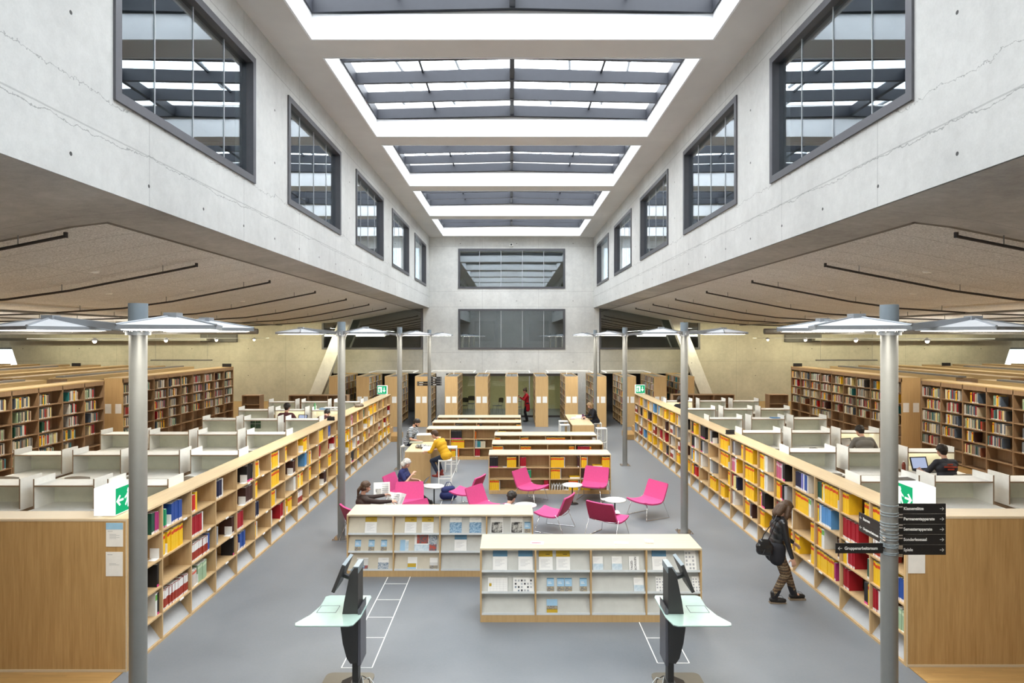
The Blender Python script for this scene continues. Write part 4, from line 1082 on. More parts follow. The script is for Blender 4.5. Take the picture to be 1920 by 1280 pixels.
for side in ('left', 'right'):
    s = -1 if side == 'left' else 1
    X = s*(11.4 if s < 0 else 11.66)
    yf0, yf1, yn1 = (18.8, 26.3, 17.95) if s < 0 else (19.1, 26.65, 18.2)
    tall_case(side, 0, X, yn1-.833*7, yn1, 'tall oak bookcase full of books, near run facing the %s carrels' % side)
    tall_case(side, 0, X, yf0, yf1, 'tall oak bookcase full of books, far run facing the %s carrels' % side)
    for k in range(1, 8):
        x = X + s*1.62*k
        if abs(x) > 26: continue
        ys = .0*k
        tall_case(side, k, x, yn1-.833*(7-0), yn1, 'oak stack top in the near block, %s row behind the front one, %s gallery' % (ORD[k], side), fill=False)
        tall_case(side, k, x, yf0, yf1+ (0 if k < 2 else .4*k), 'oak stack top in the far block, %s row behind the front one, %s gallery' % (ORD[k], side), fill=False)
    for i, (px, py) in enumerate(((196, 806-28), (228, 784-4)) if s < 0 else ((1699, 780), (1720, 778))):
        xx = X + s*(.13+.30*i) ; zz = FU+1.25
        m = MB().box(-.09, .09, -.004, 0, -.14, .14, 'paper').build('notice'); m.location = (xx, yf0-.002, zz)
        tag(m, 'white notice on the end panel of the far %s stack, %s from the carrels' % (side, ORD[i]), 'notice')
    for i, (dx, yy) in enumerate(((.1, yf1-.1), (6.6, yf1+.5), (11.5, yf1+1.3))):
        m = MB().box(-.18, .18, -.012, .012, 0, .13, 'black').build('stack_marker'); m.location = (X+s*dx, yy-.3, FU+2.151)
        tag(m, 'small dark marker plate on the %s stacks, %s from the carrels' % (side, ORD[i]), 'marker')
    m = MB().box(-1.3, 1.3, -.04, .04, 0, .05, 'duct').build('pendant_light'); m.location = (X+s*2.6, 27.2, FU+2.35)
    m['label'] = 'x'; tag(m, 'thin grey pendant light bar above the far %s stacks' % side, 'light')
    MB().tube([(-1.1, 0, .05), (-1.1, 0, ceil_z(X)-FU-2.35+.05)], .006, 'steel', 6).tube([(1.1, 0, .05), (1.1, 0, ceil_z(X)-FU-2.35+.05)], .006, 'steel', 6).build('wire', m)
    # low cupboards behind the last carrels
    for x0, x1, yy, l in (((-8.55, -6.3, 24.6, 'wide'), (-10.35, -9.65, 24.6, 'narrow')) if s < 0 else ((6.3, 8.7, 24.9, 'wide'), (10.05, 10.8, 24.9, 'narrow'))):
        o = empty('low_cupboard', ((x0+x1)/2, yy, FU), 0, '%s low brown shelf unit behind the last %s carrels' % (l, side), 'shelf unit')
        w = (x1-x0)/2
        MB().box(-w, w, 0, .4, 1.09, 1.12, 'oakdark').build('top', o); MB().box(-w, w, .37, .4, 0, 1.09, 'oakdark').build('back_panel', o)
        n = 3 if l == 'wide' else 1
        for k in range(n+1):
            xx = -w + 2*w*k/n; xa = min(max(xx-.012, -w), w-.024); MB().box(xa, xa+.024, 0, .37, 0, 1.09, 'oakdark').build('divider', o)
        for z in (.08, .42, .76): MB().box(-w+.025, w-.025, .005, .37, z-.02, z, 'oakdark').build('shelf', o)
# ------------------------------------------------------------------ stacks in front of the end wall
EX = [(-8.5, -7.95), (-7.25, -6.65), (-5.9, -5.33), (-4.5, -3.9), (-3.1, -2.5), (-1.68, -1.07), (-.27, .35), (1.13, 1.76), (2.55, 3.13), (3.85, 4.5), (5.2, 5.93), (6.7, 7.3), (8.0, 8.6)]
proto_stack = None
for i, (x0, x1) in enumerate(EX):
    cx = (x0+x1)/2; w = .3; L = 3.1
    lab = 'tall oak book stack with notices on its end, %s from left along the end wall' % ORD[i]
    if proto_stack is None:
        o = proto_stack = empty('book_stack', (cx, 30, 0))
        MB().box(-w, w, 0, .03, 0, 2.36, 'oakend').build('end_panel', o)
        MB().box(-w, w, L-.03, L, 0, 2.36, 'oakend').build('end_panel', o)
        MB().box(-.015, .015, .03, L-.03, 0, 2.3, 'oak').build('back_panel', o)
        MB().box(-w, -w+.03, .03, L-.03, 2.30, 2.37, 'oaktop').box(w-.03, w, .03, L-.03, 2.30, 2.37, 'oaktop').box(-w+.03, w-.03, .03, L-.03, 2.28, 2.30, 'darkgrey').build('top_frame', o)
        for k in range(1, 4):
            y = L*k/4; MB().box(-w, w, y-.012, y+.012, 0, 2.28, 'oak').build('divider', o)
        for z in (.10, .42, .74, 1.06, 1.38, 1.70, 2.02): MB().box(-w, w, .03, L-.03, z-.02, z, 'oak').build('shelf', o)
    else: o = copy_tree(proto_stack, loc=(cx, 30, 0))
    tag(o, lab, 'bookcase', 'book stacks along the end wall')
    for sgn, rz in ((1, PI/2), (-1, -PI/2)):
        if (cx > 1 and sgn > 0) or (cx < -1 and sgn < 0): continue
        for k in range(4):
            for r, z in enumerate((2.02, 1.70, 1.38, 1.06, .74, .42)):
                if r > 3 and rnd.random() < .6: continue
                y0 = 30 + L*k/4 + .015
                org = (cx+sgn*w, y0 if sgn > 0 else y0+L/4-.03, z)
                fill_cell(org, rz, L/4-.03, rnd_spec(style='lib'), ('%s end wall stack' % ORD[i], r, k), hmax=.26, depth=.2, inset=.015)
    for q in (-1, 1):
        m = MB().box(-.105, .105, -.004, 0, -.15, .15, 'paper').build('notice'); m.location = (cx+q*.145, 29.998, 1.27)
        tag(m, 'white notice at the %s on the end of the %s tall stack from left' % ('left' if q < 0 else 'right', ORD[i]), 'notice', 'white notices on the stack ends')
# white light frames above the stacks
for i, x in enumerate((-6.6, -3.8, -1.2, 1.7, 4.4)):
    o = empty('stack_light', (x, 30.2, 2.52), 0, 'white rail light above the end wall stacks, %s from left' % ORD[i], 'light', 'white rail lights above the end stacks')
    MB().box(0, 2.1, 1.0, 1.05, .02, .07, 'white').build('rail', o)
    for q in (0, 2.05): MB().box(q, q+.05, -.5, 1.0, .02, .06, 'white').build('bracket', o)
    MB().box(1.0, 1.03, 1.0, 1.03, -.14, .02, 'white').build('post', o)
# chairs in the glazed room
for i, (x, y) in enumerate(((-2.65, 35.2), (-2.3, 36.2), (-.75, 35.2))):
    c = desk_chair(); c.location = (x, y, 0); c.rotation_euler = (0, 0, [2.6, 2.9, 2.2][i])
    for ch in c.children:
        if ch.name.startswith(('seat', 'backrest')): ch.data = ch.data.copy(); ch.data.materials[0] = M['black']
    tag(c, 'black chair in the glazed room behind the stacks, %s from left' % ORD[i], 'chair', 'black chairs in the glazed room')
# ------------------------------------------------------------------ build the books
books = [b for b in books if b['w'] > 0]
for b in books: b['a'] = area(b)
books.sort(key=lambda b: -b['a'])
NI = 300
near = [b for b in books[:NI]]; rest = [b for b in books[NI:]]
groups = {}
for b in near: groups.setdefault(b['where'], []).append(b)
for w, lst in groups.items():
    lst.sort(key=lambda b: b['n'])
    for b in lst:
        mb = MB(); book_verts(b['code'], b['w'], b['h'], b['d'], mb, None)
        o = mb.build('book'); o.matrix_world = b['mx']
        case, r, k = w
        sn = ('top', 'middle', 'bottom')[r] if 'low' in case else SH[r]
        l = '%s, %s from left, %s shelf, %s bay, %s' % (BK[b['code']][0], ORD[min(b['n'], 24)], sn, ORD[k], case)
        tag(o, l, 'book', 'books on the shelves of %s' % case)
mb = MB()
for b in rest: book_verts(b['code'], b['w'], b['h'], b['d'], mb, b['mx'])
o = mb.build('books'); tag(o, 'hundreds of smaller books filling the farther shelves and stacks', 'books', kind='stuff')
bookends.sort(key=lambda e: e['mx'].translation.y)
me_be = None; names = {}
for i, e in enumerate(bookends[:90]):
    if me_be is None:
        ob = MB().box(-.003, 0, .0, .13, 0, .14, 'paper').box(-.11, -.003, .0, .10, 0, .003, 'paper').build('bookend'); me_be = ob.data
    else: ob = bpy.data.objects.new('bookend', me_be); COL.objects.link(ob)
    ob.matrix_world = e['mx']
    case, r, k = e['where']; key = e['where']; names[key] = names.get(key, 0)+1
    tag(ob, 'white bookend%s on the %s shelf, %s bay from camera, %s' % ('' if names[key] == 1 else ' at far side', SH[min(r,4)], ORD[k], case), 'bookend', 'white bookends on the long bookcases')
# ------------------------------------------------------------------ lounge chairs and round tables
def lounge():
    o = empty('lounge_chair', (0, 0, 0))
    prof = [(.31,.40,.30), (.29,.405,.315), (.2,.375,.325), (.08,.352,.33), (-.06,.345,.335), (-.16,.352,.335), (-.22,.372,.335), (-.26,.41,.335), (-.30,.49,.335), (-.345,.60,.333), (-.385,.70,.33), (-.41,.765,.322), (-.417,.785,.30)]
    nx = 10
    def shell(idx, name, mat):
        P = [prof[i] for i in idx]; mb = MB(); top = []; bot = []
        for k, (y, z, hw) in enumerate(P):
            i = idx[k]; a = prof[max(i-1, 0)]; b = prof[min(i+1, len(prof)-1)]
            ty, tz = b[0]-a[0], b[1]-a[1]; L = math.hypot(ty, tz); ny, nz = tz/L, -ty/L   # normal towards the sitter
            if nz < 0 and abs(nz) > abs(ny): ny, nz = -ny, -nz
            if ny < 0 and abs(ny) > abs(nz): ny, nz = -ny, -nz
            for j in range(nx+1):
                t = (j/nx-.5)*2; c = .022*t*t
                top.append((t*hw, y+ny*c, z+nz*c)); bot.append((t*hw*.985, y+ny*c-ny*.035, z+nz*c-nz*.035))
        n = nx+1; nr = len(P)
        f = [(r*n+j, (r+1)*n+j, (r+1)*n+j+1, r*n+j+1) for r in range(nr-1) for j in range(nx)]
        mb.add(top, [tuple(reversed(q)) for q in f], mat, True); mb.add(bot, f, 'pinkdark', True)
        rim = []
        both = top + bot; o_ = len(top)
        for r in range(nr-1):
            rim.append((r*n, (r+1)*n, (r+1)*n+o_, r*n+o_)); a = r*n+nx; b = (r+1)*n+nx; rim.append((b, a, a+o_, b+o_))
        for j in range(nx):
            if idx[0] == 0: rim.append((j+1, j, j+o_, j+1+o_))
            if idx[-1] == len(prof)-1: a = (nr-1)*n+j; rim.append((a, a+1, a+1+o_, a+o_))
        mb.add(both, rim, mat)
        mb.build(name, o)
    shell(list(range(0, 8)), 'seat', 'pink'); shell(list(range(7, 13)), 'backrest', 'pink')
    r = .0075
    for s in (-1, 1):
        MB().tube([(s*.20, .17, .335), (s*.27, .19, .33), (s*.335, .27, .012)], r, 'chrome', 8).build('leg', o)
        MB().tube([(s*.335, -.20, .40), (s*.345, -.24, .38), (s*.37, -.40, .012)], r, 'chrome', 8).build('leg', o)
        MB().tube([(s*.335, .27, .012), (s*.37, -.40, .012)], r, 'chrome', 8).build('floor_rod', o)
    MB().tube([(-.335, -.20, .40), (-.30, -.30, .39), (-.1, -.335, .38), (.1, -.335, .38), (.30, -.30, .39), (.335, -.20, .40)], r, 'chrome', 8).build('cross_rod', o)
    MB().tube([(-.20, .17, .335), (.20, .17, .335)], r, 'chrome', 8).build('seat_rod', o)
    return o
head = lambda dx, dy: math.atan2(-dx, dy)
LCH = [(.55, 16.35, .83, -.55, 'pink lounge chair facing right in front of the nearest low bookcase'),
 (2.10, 16.55, -.45, -.89, 'pink lounge chair right of the rear round table, facing the camera'),
 (3.15, 15.0, -.86, -.5, 'pink lounge chair farthest right, facing left'),
 (.90, 14.0, -.9, .42, 'pink lounge chair seen from behind, just right of the left rack end'),
 (2.08, 13.55, .62, .78, 'pink lounge chair seen from behind with a paper on its seat'),
 (-1.13, 15.9, -.93, .36, 'pink lounge chair facing left towards the grey haired reader'),
 (-.52, 14.5, .83, -.55, 'pink lounge chair beside the dark haired boy, back to the left'),
 (-2.66, 15.85, .96, -.28, 'pink lounge chair holding the grey haired woman with laptop'),
 (-2.35, 14.75, .12, -.99, 'pink lounge chair facing the camera above the left rack'),
 (-1.72, 13.1, .72, -.7, 'pink lounge chair mostly hidden behind the left rack'),
 (-3.00, 13.15, .8, .6, 'pink lounge chair holding the newspaper reader'),
 (-.02, 12.55, .45, .89, 'pink lounge chair under the dark haired boy behind the rack')]
pl = None
for i, (x, y, dx, dy, l) in enumerate(LCH):
    if pl is None: pl = lounge(); o = pl
    else: o = copy_tree(pl)
    o.location = (x, y, 0); o.rotation_euler = (0, 0, head(dx, dy)); tag(o, l, 'armchair', 'pink lounge chairs')
pt = None
for x, y, l in ((1.55, 16.15, 'round white side table between two pink chairs in the rear'), (2.38, 14.66, 'round white side table beside the pink chair at right'), (-1.92, 16.0, 'round white side table beside the grey haired woman'), (.32, 14.2, 'round white side table partly behind the left rack end'), (-2.52, 14.0, 'round white side table half hidden next to the newspaper reader')):
    if pt is None:
        o = pt = empty('side_table', (x, y, 0))
        MB().tube([(0,0,.466), (0,0,.470), (0,0,.482), (0,0,.486)], .25, 'white', 36, rs=[.243, .25, .25, .247]).build('table_top', o)
        MB().cyl(0, 0, .015, .47, .016, 'black', 12).build('stem', o)
        MB().tube([(0,0,0), (0,0,.008), (0,0,.02)], .15, 'black', 28, rs=[.15, .148, .03]).build('base', o)
    else: o = copy_tree(pt, loc=(x, y, 0))
    tag(o, l, 'table', 'round white side tables')
o = MB().add([(-.12,-.1,0),(.14,-.08,.015),(.12,.1,.03),(-.13,.09,.004)], [(0,1,2,3)], 'paper').build('paper_sheet'); o.location = (2.2, 13.78, .42); tag(o, 'white paper lying on the seat of the rear-facing pink chair', 'paper')
o = MB().add([(-.12,-.09,0),(.11,-.08,.0),(.1,.1,.0),(-.14,.06,.004)], [(0,1,2,3)], 'paper').build('paper_sheet'); o.location = (2.2, 14.68, .4885); tag(o, 'white paper on the round table at the right', 'paper')

# ------------------------------------------------------------------ bar tables and stools
def bar_table(x0, x1, y0, y1, label):
    o = empty('bar_table', ((x0+x1)/2, y0, 0), 0, label, 'table', 'high oak bar tables'); w = (x1-x0)/2; L = y1-y0
    MB().box(-w, w, 0, L, .88, .91, 'oaktop').build('table_top', o)
    MB().box(-w, w, 0, .03, 0, .88, 'oakend').build('end_panel', o)
    MB().box(-w, w, L-.03, L, 0, .88, 'oakend').build('end_panel', o)
    MB().box(-.02, .02, .03, L-.03, .5, .88, 'oakend').build('stretcher_panel', o)
bar_table(-3.05, -2.31, 18.4, 21.2, 'high oak bar table where two men read')
bar_table(2.30, 3.12, 24.0, 27.3, 'high oak bar table at the right rear where a woman reads')
ps = None
def stool(x, y, rz, l):
    global ps
    if ps is None:
        o = ps = empty('bar_stool', (x, y, 0), rz); w = .19
        MB().box(-w, w, -w, w, .74, .765, 'white').build('seat', o, bevel=.004)
        for a in (-1, 1):
            for b in (-1, 1): MB().box(a*(w-.03), a*w, b*(w-.03), b*w, 0, .74, 'white').build('leg', o)
        for a in (-1, 1):
            MB().box(a*(w-.022), a*(w-.006), -w+.03, w-.03, .24, .265, 'white').box(-w+.03, w-.03, a*(w-.022), a*(w-.006), .24, .265, 'white').build('stretcher', o)
        MB().box(-w+.03, w-.03, -w+.03, w-.03, .72, .739, 'white').build('seat_frame', o)
    else: o = copy_tree(ps, loc=(x, y, 0), rz=rz)
    tag(o, l, 'stool', 'white bar stools')
stool(-1.86, 18.05, .12, 'white bar stool under the man in the yellow sweater')
stool(-1.88, 20.1, .05, 'empty white bar stool behind the man in the yellow sweater')
stool(-3.28, 20.35, -.1, 'white bar stool under the man in the striped shirt')
stool(2.12, 25.2, 0, 'front white stool left of the rear bar table')
stool(2.16, 26.3, 0, 'rear white stool left of the rear bar table')
stool(3.42, 24.25, .05, 'white stool at the right front of the rear bar table')
stool(3.44, 25.75, .0, 'white stool under the woman in the black coat')

# ------------------------------------------------------------------ catalogue kiosks
def kiosk(x, y, s, label):
    """s = -1 faces left, +1 faces right. local x is multiplied by s (user side is +)"""
    o = empty('kiosk', (x, y, 0), 0, label, 'kiosk', 'search kiosks')
    def P(mb, poly, a, b, mat): return mb.prism([(s*px, pz) for px, pz in poly], 1, a, b, mat)
    # base plate, rounded
    pts = []
    for cx, cy, a0 in ((.42, .30, 0), (-.02, .30, 90), (-.02, -.30, 180), (.42, -.30, 270)):
        for k in range(5): pts.append((s*(cx+.08*math.cos(R(a0+22.5*k))), cy+.08*math.sin(R(a0+22.5*k))))
    MB().prism(pts, 2, 0, .012, 'taupe').build('base_plate', o)
    P(MB(), [(.0, .012), (.26, .012), (.24, .07), (.10, .13), (.0, .13)], -.09, .09, 'kiosk').build('foot', o)
    P(MB(), [(.015, .1), (.085, .1), (.085, .42), (.015, .42)], -.06, .06, 'kiosk').build('post', o)
    low = [(.0, .40), (.085, .385), (.13, .45), (.175, .62), (.20, .80), (.205, .935), (.0, .935)]
    P(MB(), low, -.15, .15, 'kiosk').build('lower_body', o, bevel=.006)
    P(MB(), [(-.035, .36), (.0, .36), (.0, 1.02), (-.035, 1.06)], -.145, .145, 'kioskback').build('rear_cover', o, bevel=.006)
    # frosted desk
    D = [(-.03, .42), (.48, .42), (.53, .38), (.52, .30), (.51, .10), (.56, -.15), (.66, -.36), (.64, -.42), (.58, -.43), (.04, -.43), (-.01, -.40), (-.05, -.2), (-.05, .36)]
    MB().prism([(s*a, b) for a, b in D], 2, .945, .960, 'frosted').build('desk', o, bevel=.004)
    k = MB(); 
    for a, b, c, d in ((.27, .50, -.09, -.084), (.27, .50, .104, .11), (.27, .276, -.09, .11), (.494, .50, -.09, .11)): k.box(s*a, s*b, c, d, .9601, .9615, 'inkdark')
    k.build('scan_frame', o)
    P(MB(), [(.0, .961), (.185, .961), (.165, 1.10), (.10, 1.42), (.045, 1.50), (.0, 1.50)], -.13, .13, 'kiosk').build('upper_body', o, bevel=.005)
    P(MB(), [(-.008, 1.44), (.0, 1.44), (.0, 1.502), (.045, 1.502), (.10, 1.424), (.108, 1.43), (.055, 1.515), (-.008, 1.515)], -.132, .132, 'kiosktop').build('cap', o)
    # tilted monitor
    m = empty('monitor', (0, 0, 0)); m.parent = o
    c = Vector((.235, 0, 1.40)); ang = R(22)
    mx = Matrix.Translation(Vector((s*c.x, 0, c.z))) @ Matrix.Rotation(-s*ang, 4, 'Y')
    MB().box(-.04 if s > 0 else .0, .0 if s > 0 else .04, -.19, .19, -.17, .17, 'kiosk', mx=mx).build('housing', m, bevel=.005)
    MB().box(s*.0005, s*.0012, -.17, .17, -.15, .15, 'black', mx=mx).build('screen', m)
    MB().box(-s*.04, s*.0, -.19, .19, .1705, .1755, 'kiosktop', mx=mx).build('top_edge', m)
    MB().tube([(s*.09, 0, 1.33), (s*.2, 0, 1.37)], .03, 'kiosk', 10).build('bracket', m)
    # loose cable
    MB().tube([(-s*.02, .05, .10), (-s*.10, .02, .14), (-s*.16, -.02, .10), (-s*.14, -.06, .03), (-s*.06, -.05, .03), (-s*.02, .0, .16)], .005, 'lip', 6).tube([(-s*.02, .02, .16), (-s*.09, .05, .10), (-s*.13, .0, .02), (-s*.05, .04, .012)], .005, 'black', 6).build('cable', o)
kiosk(-1.79, 7.62, -1, 'dark catalogue kiosk with frosted glass desk facing left')
kiosk(1.84, 7.62, 1, 'dark catalogue kiosk with frosted glass desk facing right')

# ------------------------------------------------------------------ people
def capsule(mb, p0, r0, p1, r1, mat='white', n=14, m=5):
    p0, p1 = Vector(p0), Vector(p1); d = p1-p0
    if d.length < 1e-5: d = Vector((0, 0, 1e-4)); p1 = p0+d
    d.normalize(); a = d.cross(Vector((0, 0, 1)) if abs(d.z) < .9 else Vector((0, 1, 0))).normalized(); b = d.cross(a)
    rings = []
    for i in range(m+1):
        t = PI/2*(1-i/m); rings.append((p0 - d*r0*math.sin(t), r0*math.cos(t)))
    for i in range(m+1):
        t = PI/2*i/m; rings.append((p1 + d*r1*math.sin(t), r1*math.cos(t)))
    vs = []
    for c, r in rings:
        for j in range(n):
            q = 2*PI*j/n; vs.append(c + (a*math.cos(q) + b*math.sin(q))*max(r, 1e-4))
    fs = [(i*n+j, (i+1)*n+j, (i+1)*n+(j+1)%n, i*n+(j+1)%n) for i in range(len(rings)-1) for j in range(n)]
    mb.add(vs, [tuple(reversed(f)) for f in fs] if False else fs, mat)
    mb.add([vs[j] for j in range(n)], [tuple(range(n))], mat); mb.add([vs[-n+j] for j in range(n)], [tuple(range(n-1, -1, -1))], mat)
def blob(name, caps, mat, parent, voxel=.012, smooth=4):
    mb = MB()
    for c in caps: capsule(mb, *c, mat=mat)
    me = bpy.data.meshes.new('tmp'); me.from_pydata(mb.v, [], mb.f); me.update()
    t = bpy.data.objects.new('tmp', me); COL.objects.link(t)
    m = t.modifiers.new('r', 'REMESH'); m.mode = 'VOXEL'; m.voxel_size = voxel; m.use_smooth_shade = True
    s_ = t.modifiers.new('s', 'SMOOTH'); s_.iterations = smooth; s_.factor = .5
    dg = bpy.context.evaluated_depsgraph_get(); dg.update()
    out = bpy.data.meshes.new_from_object(t.evaluated_get(dg)); out.name = name
    bpy.data.objects.remove(t); bpy.data.meshes.remove(me)
    out.materials.clear(); out.materials.append(M[mat] if isinstance(mat, str) else mat)
    out.polygons.foreach_set('use_smooth', [True]*len(out.polygons))
    o = bpy.data.objects.new(name, out); COL.objects.link(o); o.parent = parent
    return o
def ik(a, b, l1, l2, hint):
    a, b = Vector(a), Vector(b); d = b-a; L = d.length
    if L > (l1+l2)*.995: b = a + d*((l1+l2)*.995/L); d = b-a; L = d.length
    x = (l1*l1 - l2*l2 + L*L)/(2*L); h = math.sqrt(max(l1*l1-x*x, 0)); u = d/L
    k = Vector(hint); k = (k - u*k.dot(u)).normalized()
    return a + u*x + k*h, b
def hand(caps, w, d, n, s, side, curl=.5):
    """wrist w, direction d along the fingers, palm normal n (where the palm faces)"""
    d = d.normalized(); n = (n - d*n.dot(d)).normalized(); t = d.cross(n).normalized()*side
    # palm
    for k in (-1.2, -.3, .6, 1.2): caps.append((w + d*.02*s + t*.013*k*s, .015*s, w + d*.078*s + t*.019*k*s, .0125*s))
    for k, L in ((-1.5, .062), (-.5, .076), (.5, .082), (1.5, .072)):
        b0 = w + d*.085*s + t*.0195*k*s
        d1 = (d + n*curl*.6 + t*k*.06).normalized(); d2 = (d + n*curl*1.8 + t*k*.06).normalized()
        b1 = b0 + d1*L*.5*s; b2 = b1 + d2*L*.5*s
        caps.append((b0, .0088*s, b1, .008*s)); caps.append((b1, .008*s, b2, .0068*s))
    b0 = w + d*.03*s + t*.026*s; b1 = b0 + (d*.6 + t*.9 + n*.35).normalized()*.04*s; b2 = b1 + (d + t*.25 + n*.4).normalized()*.032*s
    caps.append((b0, .012*s, b1, .0095*s)); caps.append((b1, .0095*s, b2, .0078*s))
def mstripe(name, cols, per, ax=2, nz=0.0):
    m, nt, out = newmat(name); n = N(nt)
    tc = n.new('ShaderNodeTexCoord').outputs['Object']; sp = n.new('ShaderNodeSeparateXYZ'); n.link(tc, sp.inputs[0])
    f = n.noise(tc, 60, 2)
    v = n.math('FRACT', n.math('DIVIDE', n.math('ADD', sp.outputs[ax], n.math('MULTIPLY', f, nz)), per))
    rp = n.new('ShaderNodeValToRGB'); rp.color_ramp.interpolation = 'CONSTANT'; n.link(v, rp.inputs[0])
    el = rp.color_ramp.elements
    while len(el) < len(cols): el.new(.5)
    for i, c in enumerate(cols): el[i].position = i/len(cols); el[i].color = (*c, 1)
    n.bsdf(out, rp.outputs[0], .85, 0, .2); return m
M['skin'] = plain('skin', (.58, .33, .23), .5, var=.05, scale=14)
M['hair_brown'] = plain('hair_brown', (.07, .038, .02), .6, var=.4, scale=50)
M['hair_dark'] = plain('hair_dark', (.02, .014, .010), .55, var=.4, scale=50)
M['hair_grey'] = plain('hair_grey', (.50, .49, .46), .6, var=.35, scale=45)
M['hair_blond'] = plain('hair_blond', (.30, .19, .09), .6, var=.3, scale=45)
M['leather'] = plain('black_leather', (.012, .012, .013), .28, spec=.6)
M['knit_black'] = plain('black_knit', (.014, .014, .018), .85)
M['leggings'] = mstripe('patterned_leggings', [(.09,.06,.04), (.20,.14,.08), (.07,.05,.035), (.25,.19,.12), (.11,.07,.04), (.07,.045,.03), (.17,.11,.06), (.06,.045,.035)], .14, 2, .045)
M['stripes'] = mstripe('striped_jersey', [(.55,.57,.58), (.07,.09,.12)], .05)
M['mustard'] = plain('mustard_knit', (.62, .34, .012), .85, var=.08, scale=60)
M['navy'] = plain('navy_cotton', (.022, .03, .12), .8)
M['hoodie'] = plain('brown_hoodie', (.042, .028, .024), .85)
M['bluegrey'] = plain('blue_grey_pullover', (.09, .13, .18), .85)
M['redcoat'] = plain('red_coat', (.50, .012, .02), .8)
M['greysweater'] = plain('grey_sweater', (.16, .155, .14), .85)
M['jersey'] = plain('dark_jersey', (.022, .024, .035), .7)
M['maroon'] = plain('maroon_sweater', (.085, .025, .03), .85)
M['denim'] = plain('dark_denim', (.015, .022, .045), .8)
M['shoe'] = plain('dark_shoe', (.018, .016, .015), .45)
M['sole'] = plain('shoe_sole', (.20, .15, .10), .6)
M['rustshoe'] = plain('rust_shoe', (.25, .04, .03), .6)
M['eye'] = plain('eye_dark', (.02, .015, .01), .2)
M['lips'] = plain('lips', (.38, .13, .11), .5)
JOINTS = []
def person(label, loc, rz, top='navy', bottom='denim', hair='hair_brown', style='short', H=1.72, hip=(0, .92), lean=4, roll=0, pitch=10, yaw=0,
           lh=None, rh=None, la=None, ra=None, sleeve='long', voxel=.011, shoe='shoe', female=False, coat=0, curl=.5, beard=False, legw=1.0, bootw=1.0, topname='sweater'):
    s = H/1.72
    root = empty('person', loc, rz, label, 'person')
    V = Vector
    hp = V((0, hip[0], hip[1]))
    rot = Matrix.Rotation(R(-lean), 3, 'X') @ Matrix.Rotation(R(roll), 3, 'Y')
    T = lambda x, y, z: hp + rot @ V((x*s, y*s, z*s))
    SW = .165 if female else .185
    neck = T(0, 0, .50); 
    hr = Matrix.Rotation(R(yaw), 3, 'Z') @ Matrix.Rotation(R(-pitch), 3, 'X')
    hb = neck + V((0, 0, .0)) + (rot @ V((0, .01, .06)))*s
    HC = hb + hr @ V((0, .02, .10))*s
    Hd = lambda x, y, z: HC + hr @ V((x*s, y*s, z*s))
    la = V(la) if la else V((-.10, .0, .075)); ra = V(ra) if ra else V((.10, .0, .075))
    lh = V(lh) if lh else V((-.24, .05, hip[1]-.10)); rh = V(rh) if rh else V((.24, .05, hip[1]-.10))
    body, topc, botc, shoes = [], [], [], []
    e = .013*s
    # torso
    core = [((T(-.075,0,.0)), .105*s, T(.075,0,.0), .105*s), (T(-.05,0,.10), .098*s, T(.05,0,.10), .098*s), (T(-.06,.005,.22), .102*s, T(.06,.005,.22), .102*s), (T(-.085,0,.34), .105*s, T(.085,0,.34), .105*s), (T(-SW+.03,0,.435), .062*s, T(SW-.03,0,.435), .062*s), (T(0,0,.40), .085*s, T(0,0,.47), .055*s)]
    if female: core.append((T(-.07,.07,.31), .055*s, T(.07,.07,.31), .055*s))
    infl = lambda L, d: [(a, r+d, b, q+d) for a, r, b, q in L]
    body += infl(core, -.006); topc += infl(core[1:], e)
    botc += infl(core[:1], e*.8)
    if coat: topc += [(T(-.07,0,.0), .12*s, T(-.07,0,-coat), .13*s), (T(.07,0,.0), .12*s, T(.07,0,-coat), .13*s)]
    else: topc += infl(core[:1], e*1.15)
    body += [(T(0,0,.46), .05*s, hb, .048*s), (hb, .048*s, Hd(0,-.01,-.04), .05*s)]
    # head
    body += [(Hd(0,-.012,.035), .083*s, Hd(0,.0,.03), .082*s), (Hd(0,.012,.0), .072*s, Hd(0,.028,-.045), .056*s), (Hd(-.022,.055,-.068), .022*s, Hd(.022,.055,-.068), .022*s), (Hd(0,.085,.012), .010*s, Hd(0,.104,-.022), .013*s),
             (Hd(-.04,.068,-.018), .022*s, Hd(-.04,.066,-.02), .022*s), (Hd(.04,.068,-.018), .022*s, Hd(.04,.066,-.02), .022*s)]
    for q in (-1, 1): body.append((Hd(q*.082,-.008,.018), .012*s, Hd(q*.084,-.004,-.018), .009*s))
    # arms
    for q, hd_ in ((-1, lh), (1, rh)):
        sh = T(q*SW, 0, .425)
        el, wr = ik(sh, hd_, .285*s, .25*s, (q*.55, -.35, -.75))
        body += [(sh, .044*s, el, .036*s), (el, .037*s, wr, .025*s)]
        fd = (wr-el).normalized(); pn = V((-q*.6, .1, -.8)) if abs(fd.z) < .7 else V((-q, 0, 0))
        hand(body, wr, fd, pn, s, -q if False else (1 if q < 0 else -1), curl)
        topc += [(sh, .056*s+e*.3, el, .047*s)]
        if sleeve == 'long': topc += [(el, .048*s, wr, .034*s)]
        elif sleeve == 'short': topc[-1] = (sh, .058*s, sh + (el-sh)*.7, .054*s)
        elif sleeve == 'rolled': topc += [(el, .047*s, el + (wr-el)*.35, .042*s)]
